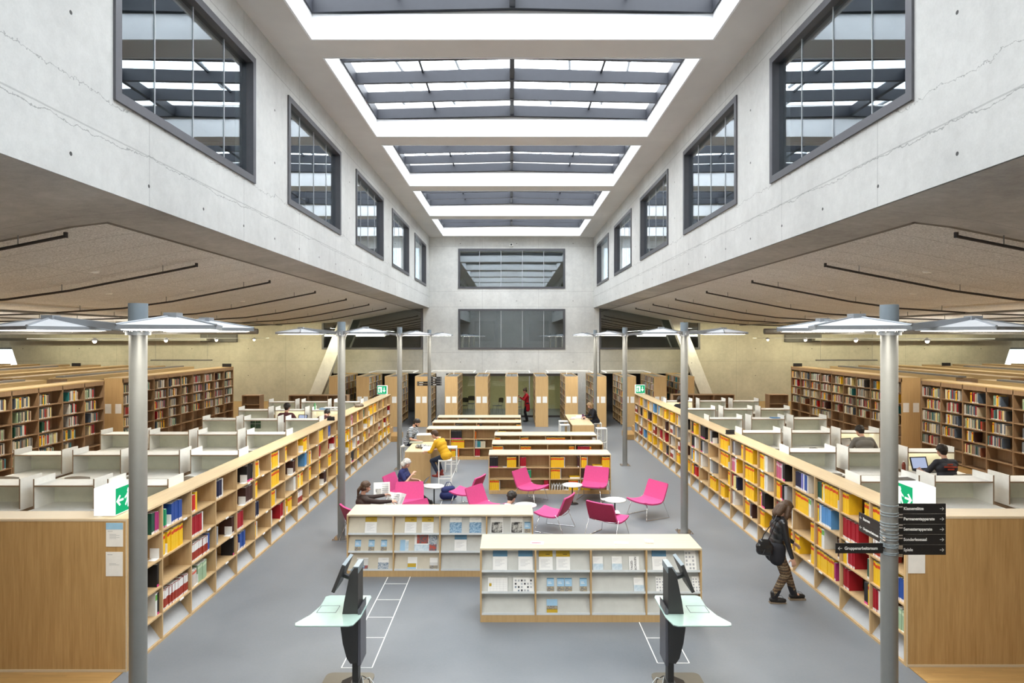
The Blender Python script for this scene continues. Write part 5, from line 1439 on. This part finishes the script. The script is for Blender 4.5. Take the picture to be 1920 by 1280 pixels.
    # legs
    for q, an in ((-1, la), (1, ra)):
        h0 = T(q*.085, 0, -.02)
        kn, an2 = ik(h0, an, .425*s, .415*s, (q*.12, 1, .25))
        body += [(h0, .075*s, kn, .048*s), (kn, .048*s, an2, .033*s)]
        botc += [(h0, .092*s*legw, kn, .064*s*legw), (kn, .063*s*legw, an2+V((0,0,.03)), .045*s*legw)]; JOINTS.append((kn, an2))
        ft = V((q*.02, .17, 0)); 
        z0 = an2.z-.045*s
        body += [(an2, .033*s, an2 + V((0, .10*s, -.035*s)), .026*s)]
        bw2 = bootw
        shoes.append([(p_, r_*bw2, q_, t_*bw2) for p_, r_, q_, t_ in [(an2+V((0,-.035*s,-.038*s)), .036*s, an2+V((q*.01,.09*s,-.042*s)), .038*s), (an2+V((q*.01,.09*s,-.042*s)), .038*s, an2+V((q*.015,.165*s,-.045*s)), .030*s), (an2+V((0,-.005*s,.065*s)), .047*s, an2+V((0,.012*s,-.015*s)), .047*s)]])
    fine = min(voxel, .0075)
    blob('body', body, 'skin', root, fine, 2)
    blob(topname, topc, top, root, voxel)
    blob('trousers', botc, bottom, root, voxel)
    for shc in shoes: 
        blob('shoe', shc, shoe, root, voxel)
    for q in (-1, 1):
        c = Hd(q*.03, .079, .012); MB().ball(tuple(c), .009*s, 'eye', 5).build('eye', root)
    MB().ball(tuple(Hd(0, .087, -.047)), .016*s, 'lips', 5, sc=(1.3, .45, .4)).build('mouth', root)
    hc = [(Hd(0,-.03,.048), .092*s, Hd(0,-.008,.062), .086*s), (Hd(0,-.05,.0), .075*s, Hd(0,-.045,-.03), .06*s), (Hd(-.06,-.02,.035), .04*s, Hd(-.068,.02,.05), .026*s), (Hd(.06,-.02,.035), .04*s, Hd(.068,.02,.05), .026*s), (Hd(-.03,.05,.085), .03*s, Hd(.035,.05,.085), .03*s)]
    if style == 'bun': hc += [(Hd(0,-.10,.10), .045*s, Hd(0,-.12,.09), .04*s)]
    if style == 'ponytail': hc += [(Hd(0,-.10,.0), .03*s, Hd(0,-.13,-.07), .036*s), (Hd(0,-.13,-.07), .036*s, Hd(0,-.12,-.18), .015*s), (Hd(-.05,-.03,-.01), .05*s, Hd(.05,-.03,-.01), .05*s)]
    if style == 'wavy': 
        hc += [(Hd(-.072,-.03,.03), .045*s, Hd(-.085,-.03,-.06), .04*s), (Hd(.072,-.03,.03), .045*s, Hd(.085,-.03,-.06), .04*s), (Hd(-.05,-.07,-.02), .06*s, Hd(.05,-.07,-.05), .06*s)]
    if style == 'long':
        for q in (-1, 1): hc += [(Hd(q*.075,-.01,.03), .042*s, Hd(q*.095,.02,-.10), .045*s), (Hd(q*.095,.02,-.10), .045*s, Hd(q*.07,.05,-.22), .028*s), (Hd(q*.04,-.08,.0), .06*s, Hd(q*.05,-.10,-.14), .05*s)]
        hc += [(Hd(0,-.09,-.02), .06*s, Hd(0,-.11,-.17), .05*s)]
    if style == 'curly':
        rr = random.Random(3)
        for _ in range(26):
            t, p = rr.uniform(0, PI*.62), rr.uniform(PI*.95, PI*2.05)
            q = V((.09*math.sin(t)*math.cos(p), .09*math.sin(t)*math.sin(p)-.01, .05+.09*math.cos(t)))
            hc.append((Hd(*q), .028*s, Hd(*(q*1.08)), .022*s))
    blob('hair', hc, hair, root, min(voxel, .009), 2)
    if beard: blob('beard', [(Hd(-.055,.04,-.045), .026*s, Hd(-.02,.072,-.078), .024*s), (Hd(.055,.04,-.045), .026*s, Hd(.02,.072,-.078), .024*s), (Hd(-.02,.078,-.075), .022*s, Hd(.02,.078,-.075), .022*s)], hair, root, .008, 2)
    return root, T, Hd
# the woman walking along the right bookcase
w, T, Hd = person('woman in black leather jacket and patterned leggings looking into the right parapet bookcase', (4.22, 10.2, 0), head(1, -.04), top='leather', bottom='leggings', hair='hair_brown', style='long', H=1.66, hip=(-.0, .865), lean=9, pitch=34, yaw=10,
    lh=(-.20, .34, .88), rh=(.24, .18, .70), la=(-.06, .30, .095), ra=(.08, -.06, .09), voxel=.008, female=True, coat=.0, topname='jacket', curl=.35, legw=1.16, bootw=1.12)
WJ = list(JOINTS[:2])
blob('skirt', [(T(-.08,0,.0), .125, T(-.09,.01,-.15), .125), (T(.08,0,.0), .125, T(.09,.01,-.15), .125)], 'knit_black', w, .01)
blob('scarf', [(T(-.07,.02,.47), .055, T(.07,.02,.47), .055), (T(-.06,-.06,.46), .05, T(.06,-.06,.46), .05), (T(0,.08,.42), .05, T(0,.06,.46), .05)], 'knit_black', w, .01)
for an in ((-.06, .30, .095), (.08, -.06, .09)):
    a = Vector(an); sg = -1 if an[0] < 0 else 1
    kn_, a_ = WJ[0 if sg < 0 else 1]; u_ = (kn_-a_).normalized()
    blob('boot_shaft', [(a_+u_*.01, .052, a_+u_*.13, .056)], 'knit_black', w, .01)
    MB().prism([(a.x-.036, a.y-.07), (a.x+.036, a.y-.07), (a.x+.042, a.y+.08), (a.x+.034, a.y+.185), (a.x-.028, a.y+.185), (a.x-.042, a.y+.08)], 2, a.z-.094, a.z-.07, 'sole').build('sole', w)
    MB().tube([(a.x-.02, a.y+.06, a.z+.0), (a.x-.05, a.y+.09, a.z+.03), (a.x-.07, a.y+.12, a.z+.0)], .003, 'black', 5).tube([(a.x+.02, a.y+.06, a.z+.03), (a.x+.05, a.y+.10, a.z+.05), (a.x+.08, a.y+.12, a.z+.02)], .003, 'black', 5).build('laces', w)
hb_ = empty('handbag', (3.98, 10.03, .96), 0, 'black leather handbag hanging behind the walking woman on a strap', 'bag'); hb_.scale = (.84, .84, .95)
blob('bag_body', [(Vector((-.09,0,-.10)), .075, Vector((.07,0,-.12)), .075), (Vector((-.07,0,.03)), .06, Vector((.05,0,.02)), .06), (Vector((-.1,0,-.04)), .07, Vector((.09,0,-.05)), .07)], 'leather', hb_, .01)
MB().tube([(-.06,0,.06), (-.03,-.02,.16), (.06,-.06,.30), (.16,-.07,.42), (.22,-.0,.47)], .009, 'leather', 6).tube([(.05,0,.05), (.1,-.03,.16), (.15,-.07,.32), (.20,-.06,.42)], .009, 'leather', 6).build('strap', hb_)
MB().tube([(-.1,-.06,.02), (-.13,-.08,-.08), (-.08,-.09,-.15), (-.02,-.08,-.06)], .007, 'leather', 6).build('buckle_strap', hb_)
# standing woman in the red coat
person('woman in red coat standing between the stacks reading an open book', (.80, 31.9, 0), head(-1, -.15), top='redcoat', bottom='knit_black', hair='hair_brown', style='bun', H=1.68, hip=(0, .90), lean=3, pitch=28, lh=(-.10, .36, 1.22), rh=(.10, .36, 1.22), la=(-.08, .05, .085), ra=(.08, -.03, .085), female=True, coat=.28, topname='coat')
ob = empty('open_book', (.42, 31.83, 1.27), head(-1, -.15), 'open white book held by the woman in the red coat', 'book')
MB().add([(-.16,.02,.05),(0,0,0),(0,.20,.10),(-.16,.22,.15)], [(0,1,2,3)], 'paper').add([(-.16,.02,.04),(0,0,-.01),(0,.20,.09),(-.16,.22,.14)], [(3,2,1,0)], 'pinkdark').build('left_pages', ob)
MB().add([(0,0,0),(.16,.02,.05),(.16,.22,.15),(0,.20,.10)], [(0,1,2,3)], 'paper').add([(0,0,-.01),(.16,.02,.04),(.16,.22,.14),(0,.20,.09)], [(3,2,1,0)], 'pinkdark').build('right_pages', ob)
o = MB().box(-.13, .13, -.08, .08, 0, .24, bmat((.05,.35,.12))).tube([(-.08,0,.24), (-.06,0,.32), (.06,0,.32), (.08,0,.24)], .008, bmat((.05,.35,.12)), 6).build('shopping_bag'); o.location = (1.35, 32.6, 0); tag(o, 'small green bag on the floor beside the woman in the red coat', 'bag')
o = empty('book_cart', (.25, 33.0, 0), 0, 'dark grey book cart behind the woman in the red coat', 'cart')
for z in (.25, .6, .9): MB().box(-.3, .3, -.2, .2, z, z+.03, 'duct').build('shelf', o)
for x in (-.29, .27):
    for y in (-.19, .17): MB().box(x, x+.02, y, y+.02, .06, 1.0, 'duct').build('post', o)
# bar table readers
SEAT = .765
person('bearded man in striped shirt sitting at the left bar table reading', (-3.26, 20.35, 0), head(.96, -.28), top='stripes', bottom='denim', hair='hair_dark', style='short', H=1.78, hip=(0, SEAT+.105), lean=20, pitch=36, lh=(-.22, .45, .95), rh=(.16, .43, .95), la=(-.11, .34, .33), ra=(.11, .34, .33), sleeve='short', beard=True, topname='shirt')
person('man in mustard yellow sweater leaning on the left bar table', (-1.84, 18.05, 0), head(-.88, .48), top='mustard', bottom='denim', hair='hair_brown', style='short', H=1.76, hip=(-.02, SEAT+.105), lean=32, pitch=36, lh=(-.20, .55, .955), rh=(.20, .52, .955), la=(-.12, .18, .33), ra=(.12, .22, .33), sleeve='rolled', shoe='rustshoe')
person('woman in black padded coat with fur hood at the rear bar table', (3.42, 25.75, 0), head(-.97, -.2), top='knit_black', bottom='knit_black', hair='hair_blond', style='wavy', H=1.68, hip=(0, SEAT+.105), lean=20, pitch=34, lh=(-.16, .46, 1.02), rh=(.16, .46, 1.02), la=(-.10, .3, .33), ra=(.10, .3, .33), female=True, topname='coat', coat=.05)
# lounge readers
person('grey haired woman in navy polo shirt sitting with laptop on her lap', (-2.60, 15.85, 0), head(.97, -.22), top='navy', bottom='knit_black', hair='hair_grey', style='wavy', H=1.64, hip=(-.08, .47), lean=2, pitch=34, lh=(-.10, .26, .66), rh=(.02, .16, .80), la=(-.10, .62, .08), ra=(.14, .66, .08), sleeve='short', female=True, topname='shirt')
person('woman with ponytail in dark brown hoodie reading a newspaper', (-2.97, 13.17, 0), head(.8, .6), top='hoodie', bottom='denim', hair='hair_brown', style='ponytail', H=1.70, hip=(-.08, .47), lean=0, pitch=16, yaw=-10, lh=(-.12, .46, .86), rh=(.22, .46, .80), la=(-.10, .55, .08), ra=(.12, .55, .08), female=True, topname='hoodie')
bo, T, Hd = person('dark haired boy in blue grey pullover with white collar behind the rack', (-.13, 12.58, 0), head(.45, .89), top='bluegrey', bottom='denim', hair='hair_dark', style='curly', H=1.64, hip=(-.05, .45), lean=30, pitch=42, yaw=0, lh=(-.14, .42, .62), rh=(.14, .42, .62), la=(-.10, .42, .08), ra=(.12, .42, .08))
blob('collar', [(T(-.045,.02,.49), .028, T(.045,.02,.49), .028), (T(-.05,-.04,.49), .026, T(.05,-.04,.49), .026)], 'paper', bo, .008)
# carrel readers
def desk_reader(x, y, label, **k):
    return person(label, (x, y, FU), 0, hip=(-.02, .56), la=(-.12, .38, .08), ra=(.12, .38, .08), **k)
desk_reader(8.10, 14.55, 'man in grey sweater bent over a lit carrel, seen from behind', top='greysweater', hair='hair_dark', lean=24, pitch=34, H=1.80, lh=(-.22, .42, .78), rh=(.24, .40, .78), voxel=.012)
jm, T, Hd = desk_reader(8.20, 12.00, 'man in dark sports jersey with red print working on a laptop', top='jersey', hair='hair_dark', lean=14, pitch=20, H=1.70, lh=(-.26, .42, .78), rh=(.1, .44, .78), voxel=.010, sleeve='short', topname='jersey')
for i, (w_, z) in enumerate(((.10, .40), (.24, .355), (.12, .31))):
    c = T(0, -.128, z); MB().box(c.x-w_/2, c.x+w_/2, c.y-.012, c.y-.006, c.z-.013, c.z+.013, bmat((.45,.06,.03))).build('print', jm)
desk_reader(-6.74, 19.15, 'man in maroon sweater upright at a lit left carrel', top='maroon', hair='hair_dark', lean=8, pitch=14, H=1.80, lh=(-.24, .40, .78), rh=(.24, .40, .78), voxel=.013)
desk_reader(-5.62, 19.10, 'person in maroon sweater bent low over the lit first left carrel', top='maroon', hair='hair_dark', lean=40, pitch=58, H=1.74, lh=(-.22, .45, .78), rh=(.24, .45, .78), voxel=.013)
desk_reader(5.85, 21.95, 'dark clad person at the farthest first right carrel', top='knit_black', hair='hair_dark', style='wavy', lean=15, pitch=20, H=1.72, lh=(-.22, .42, .78), rh=(.22, .42, .78), voxel=.013)

# ------------------------------------------------------------------ things people use
def laptop(x, y, z, rz, label, open_=105, lit_=True, s=1.0):
    o = empty('laptop', (x, y, z), rz, label, 'laptop')
    MB().box(-.16*s, .16*s, -.11*s, .11*s, 0, .018, 'black').build('keyboard_base', o)
    a = R(open_-90); dy, dz = math.sin(a)*.21*s, math.cos(a)*.21*s
    q = [(-.16*s, .11*s, .018), (.16*s, .11*s, .018), (.16*s, .11*s+dy, .018+dz), (-.16*s, .11*s+dy, .018+dz)]
    b = [(x_, y_+.008, z_) for x_, y_, z_ in q]
    MB().add(q+b, [(0,1,2,3), (7,6,5,4), (0,4,5,1), (1,5,6,2), (2,6,7,3), (3,7,4,0)], 'black').build('lid', o)
    m = .07
    def I(u, v): 
        p = Vector(q[0])*(1-u)*(1-v) + Vector(q[1])*u*(1-v) + Vector(q[2])*u*v + Vector(q[3])*(1-u)*v
        return (p.x, p.y-.002, p.z)
    MB().add([I(m, m*1.3), I(1-m, m*1.3), I(1-m, 1-m), I(m, 1-m)], [(0,1,2,3)], 'screen' if lit_ else 'papergrey').build('screen', o)
    return o
laptop(8.05, 12.42, FU+.746, .15, 'open laptop with lit screen in front of the man in the jersey', 108, s=1.15)
laptop(7.98, 15.0, FU+.746, .25, 'dark open laptop in front of the man in the grey sweater', 115, False)
laptop(-6.45, 19.55, FU+.746, -.3, 'open laptop at the lit carrel beside the maroon sweater', 108)
laptop(-2.22, 15.78, .60, head(1, -.22), 'small open laptop on the lap of the grey haired woman', 125, False, .8)
o = MB().box(-.14, .14, -.1, .1, 0, .012, 'paper').box(.0, .006, -.1, .1, .012, .014, 'papergrey').build('open_magazine'); o.location = (-2.03, 15.72, .575); o.rotation_euler = (0, .1, .3); tag(o, 'white open magazine on the knees of the grey haired woman', 'magazine')
def newspaper(x, y, z, rz, label, sz=.36, rx_=0, curved=False):
    o = MB(); n = 8; vs = []
    for i in range(n+1):
        t = i/n; bend = .05*math.sin(t*PI*(2 if curved else 1)) + (.12*t*t if curved else 0)
        vs += [((t-.5)*sz, bend, -sz*.42), ((t-.5)*sz+(.05 if curved else 0), bend*1.2+.02, sz*.42)]
    fs = [(2*i, 2*i+2, 2*i+3, 2*i+1) for i in range(n)]
    o.add(vs, fs, 'paper', True); o.add([(a, b+.003, c) for a, b, c in vs], [tuple(reversed(f)) for f in fs], 'papergrey', True)
    ob = o.build('newspaper'); ob.location = (x, y, z); ob.rotation_euler = (rx_, 0, rz); tag(ob, label, 'newspaper')
    p = MB().box(-sz*.42, -sz*.05, -.004+.02, .012, -sz*.35, sz*.02, 'ph_dark')
    for k in range(5): p.box(sz*.02, sz*.4, .0, .012, sz*(.3-.13*k)-.01, sz*(.3-.13*k)+.002, 'ink')
    q = p.build('print', ob); q.location = (0, .016, 0); return ob
newspaper(-2.74, 13.58, .98, R(12), 'upright newspaper page held by the woman in the brown hoodie', .34, R(-14))
newspaper(-2.50, 13.50, .80, R(-18), 'crumpled curved newspaper beside the upright page', .34, R(-25), True)
# on the left bar table
o = empty('document_box', (-2.72, 20.35, .911), .1, 'beige archive box with white lid on the left bar table', 'box')
MB().box(-.27, .27, -.2, .2, 0, .20, bmat((.42, .34, .22))).build('box_body', o)
MB().box(-.27, .20, -.21, .19, .20, .215, 'paper').box(-.05, .25, -.16, .12, .215, .225, 'paper').build('lid', o)
o = MB().box(-.2, .2, -.14, .14, 0, .03, bmat((.34, .36, .28))).build('folder'); o.location = (-2.95, 19.95, .911); tag(o, 'thick grey green folder beside the archive box on the bar table', 'folder')
o = MB().add([(-.15,-.1,.0),(.15,-.1,.0),(.17,.1,.08),(-.13,.1,.08)], [(0,1,2,3)], 'paper').build('paper_sheet'); o.location = (-2.45, 18.75, .912); tag(o, 'white sheet on the bar table before the man in yellow', 'paper')
M['scarf'] = pnoise('patterned_scarf', (.02, .02, .022), (.55, .54, .50), 26)
rr = random.Random(5); caps = []
for _ in range(22):
    a = rr.uniform(0, 6.28); r_ = rr.uniform(.03, .17); c = Vector((r_*math.cos(a)*1.25, r_*math.sin(a)*.9, .045+rr.uniform(0, .06)*(1-r_/.2)))
    caps.append((c, .035, c+Vector((rr.uniform(-.08, .08), rr.uniform(-.07, .07), .0)), .03))
o = blob('scarf', caps, 'scarf', None, .01); o.location = (-2.66, 19.05, .905); tag(o, 'crumpled black and white scarf on the left bar table', 'scarf')
# on the rear right bar table
o = MB().box(-.2, .2, -.12, .12, 0, .05, 'paper').box(-.3, -.1, -.3, -.1, 0, .02, bmat((.5,.4,.42))).box(.0, .25, .1, .35, 0, .09, 'paper').build('paper_stack'); o.location = (2.66, 25.9, .911); tag(o, 'stack of white papers on the rear bar table', 'papers')
o = MB().box(-.12, .12, -.01, .01, 0, .2, bmat((.12, .03, .14))).build('purple_book'); o.location = (2.95, 25.68, .925); o.rotation_euler = (-.4, 0, R(70)); tag(o, 'purple book held up on the rear bar table', 'book')
# small things in the carrels
def small(mb, name, x, y, z, rz, label, cat):
    o = mb.build(name); o.location = (x, y, z); o.rotation_euler = (0, 0, rz); tag(o, label, cat); return o
b = MB().cyl(0, 0, 0, .15, .033, bmat((.20,.035,.02)), 14).cyl(0, 0, .15, .20, .033, bmat((.20,.035,.02)), 14, .014).cyl(0, 0, .20, .225, .015, 'paper', 12)
small(b, 'drink_bottle', 7.58, 12.35, FU+.746, 0, 'small red brown drink bottle beside the laptop carrel', 'bottle')
small(MB().box(-.15, .15, -.1, .1, 0, .012, 'smoke'), 'tablet', (1690-958)*10.2/F, 10.12, FU+1.104, .2, 'dark tablet on the upper shelf of a nearest right carrel', 'tablet')
small(MB().box(-.12, .12, -.09, .09, 0, .03, 'papergrey').box(-.2, -.05, -.05, .05, .03, .05, 'smoke'), 'closed_book', (1535-958)*14.8/F, 14.8, FU+.746, .1, 'closed grey book on the empty carrel left of the grey sweater', 'book')
small(MB().box(-.12, .12, -.08, .08, 0, .02, bmat((.05,.2,.45))), 'closed_book', (1453-958)*17.8/F, 17.8, FU+1.104, 0, 'thin blue book on a carrel shelf in the right gallery', 'book')
small(MB().box(-.16, .16, -.1, .1, 0, .03, 'papergrey').box(-.35, -.2, -.1, .1, 0, .02, 'paper').box(.2, .5, -.12, .08, 0, .025, 'paper'), 'paper_stack', -8.0, 17.55, FU+1.104, 0, 'papers lying on a carrel shelf at the left', 'papers')
ph = MB(); g = pnoise('photo_green', (.02,.10,.02), (.08,.10,.09), 9)
for i in (0, 1):
    for j in (0, 1): ph.box(-.15+i*.155, -.005+i*.155, -.004, 0, j*.13, .12+j*.13, g)
small(ph, 'postcard', -7.1, 17.35+CD-.022, FU+.82, 0, 'four green picture postcards pinned inside a left carrel', 'postcards')
small(MB().cyl(0, 0, 0, .17, .033, bmat((.15,.40,.18)), 12).cyl(0, 0, .17, .21, .03, bmat((.15,.40,.18)), 12, .012), 'drink_bottle', -6.1, 19.9, FU+1.104, 0, 'green bottle on top of the lit left carrel', 'bottle')
small(MB().box(-.18, .1, -.1, .1, 0, .05, bmat((.25,.4,.55))).box(-.05, .4, -.1, .12, .05, .07, 'paper'), 'paper_stack', -5.75, 19.9, FU+1.104, 0, 'blue folder and papers on the first lit left carrel', 'papers')
caps = []
for _ in range(14):
    a = rr.uniform(0, 6.28); c = Vector((.14*math.cos(a)*rr.random(), .18*math.sin(a)*rr.random(), .05)); caps.append((c, .045, c+Vector((rr.uniform(-.1, .1), rr.uniform(-.1, .1), .03)), .03))
o = blob('jacket', caps, bmat((.16,.13,.10)), None, .012); o.location = (-5.0, 21.0, 1.915); tag(o, 'crumpled brown jacket lying on the left parapet top', 'jacket')
blu = empty('shoulder_bag', (-1.62, 16.55, 0), .3, 'navy blue bag on the floor beside the round table', 'bag')
blob('bag_body', [(Vector((-.12,0,.12)), .11, Vector((.12,0,.12)), .11), (Vector((-.1,0,.26)), .09, Vector((.1,0,.28)), .08)], 'navy', blu, .012)
MB().tube([(-.1,0,.34), (-.04,0,.45), (.06,0,.45), (.11,0,.33)], .01, 'navy', 6).build('strap', blu)
small(MB().box(-.012, .012, -.02, .02, 0, .35, 'paper'), 'fire_switch', (1090-958)*33.48/F, YB-.021, 1.5, 0, 'small white switch column on the right concrete pier', 'switch')

# ------------------------------------------------------------------ light
wd = bpy.data.worlds.new('sky'); sc.world = wd; wd.use_nodes = True
nt = wd.node_tree; nt.nodes.clear(); n = N(nt)
out = n.new('ShaderNodeOutputWorld'); bg = n.new('ShaderNodeBackground')
tc = n.new('ShaderNodeTexCoord').outputs['Generated']
cf = n.ramp(n.noise(tc, 2.2, 4, .6), .35, .65)
n.link(n.mix(cf, (.84, .92, 1.0), (1, 1, 1)), bg.inputs[0]); bg.inputs[1].default_value = SKY
n.link(bg.outputs[0], out.inputs[0])
def area_light(name, loc, size, size_y, power, col, rot=(0, 0, 0), portal=False, spread=PI):
    l = bpy.data.lights.new(name, 'AREA'); l.shape = 'RECTANGLE'; l.size = size; l.size_y = size_y; l.energy = power; l.color = col
    l.spread = spread
    o = bpy.data.objects.new(name, l); COL.objects.link(o); o.location = loc; o.rotation_euler = rot
    if portal: l.cycles.is_portal = True
    return o
for k, y in enumerate(sky):
    if y+4.72 < YN: continue
    area_light('skylight_portal', ((SX0+SX1)/2, max(y, YN)+2.36, 10.6), 7.2, 4.8, 1, (1, 1, 1), portal=True)
# fill lights added to brighten stacks and carrels, in made-up slim housings
for s in (-1, 1):
    for x, y, L, p in GAL:
        z = ceil_z(x)-.17
        area_light('gallery_fill', (s*x, y, z), .12, L, p, (1, .93, .80))
        o = empty('added_fill_housing', (s*x, y, z), 0, 'added fill light housing under the %s gallery ceiling, above the %s' % (('left', 'right')[s > 0], {10.6: 'carrels', 12.6: 'first stack row', 16.5: 'inner stack rows', 21.0: 'outer stack rows'}[x]) + (', near' if y < 15 else ', far'), 'light', 'added gallery fill lamps')
        MB().box(-.07, .07, -L/2, L/2, .005, .05, 'duct').build('housing', o)
        for q in (-.4, .4): MB().tube([(0, L*q, .05), (0, L*q, .15)], .01, 'steel', 5).build('suspension', o)
    # wall washers on the yellowish rear wall
    for x in (9.5, 15.5, 21.5): 
        area_light('wall_washer', (s*x, 31.6, 4.3), 5.0, .15, WASH, (1, .93, .60), rot=(R(38), 0, 0))
    for x, yy, p in ((13.4, 22.5, 60), (13.4, 14.0, 60), (18.5, 22.5, 60), (18.5, 14.0, 60)):  # made-up uplights on the stack tops, added to brighten the gallery ceilings
        area_light('added_stack_uplight', (s*x, yy, FU+2.22), .2, 7, p*UP, (1, .93, .80), rot=(PI, 0, 0))
        o = MB().box(-.12, .12, -3.5, 3.5, -.05, -.004, 'duct').build('added_uplight_housing'); o.location = (s*x, yy, FU+2.202); tag(o, 'added long uplight housing lying on the %s stack tops, %s' % (('left', 'right')[s > 0], ('inner' if x < 15 else 'outer') + (' far' if yy > 20 else ' near')), 'light', 'added uplight housings on the stacks')
    # carrel strips get their light from the emissive strip
for z in (8.7, 5.5): area_light('end_room_light', (0, 36.5, z), 4, 1, 14, (1, .92, .72))
area_light('glazed_room_light', (0, 35.5, 2.25), 5.5, 1.2, 60, (1, .96, .75))
# ------------------------------------------------------------------ camera
cam = bpy.data.cameras.new('camera'); co = bpy.data.objects.new('camera', cam); COL.objects.link(co)
co.location = (0, 0, CH); co.rotation_euler = (PI/2, 0, 0)
cam.sensor_width = 36; cam.lens = F/1920*36; cam.shift_x = 2/1920; cam.shift_y = -8/1920; cam.clip_end = 200; cam.clip_start = .05
sc.camera = co
sc.view_settings.view_transform = 'Standard'; sc.view_settings.look = 'None'; sc.view_settings.gamma = 1; sc.view_settings.use_curve_mapping = False
sc.view_settings.exposure = EXPO
sc.cycles.use_denoising = True
sc.cycles.max_bounces = 8; sc.cycles.diffuse_bounces = 5; sc.cycles.transparent_max_bounces = 12; sc.cycles.sample_clamp_indirect = 6
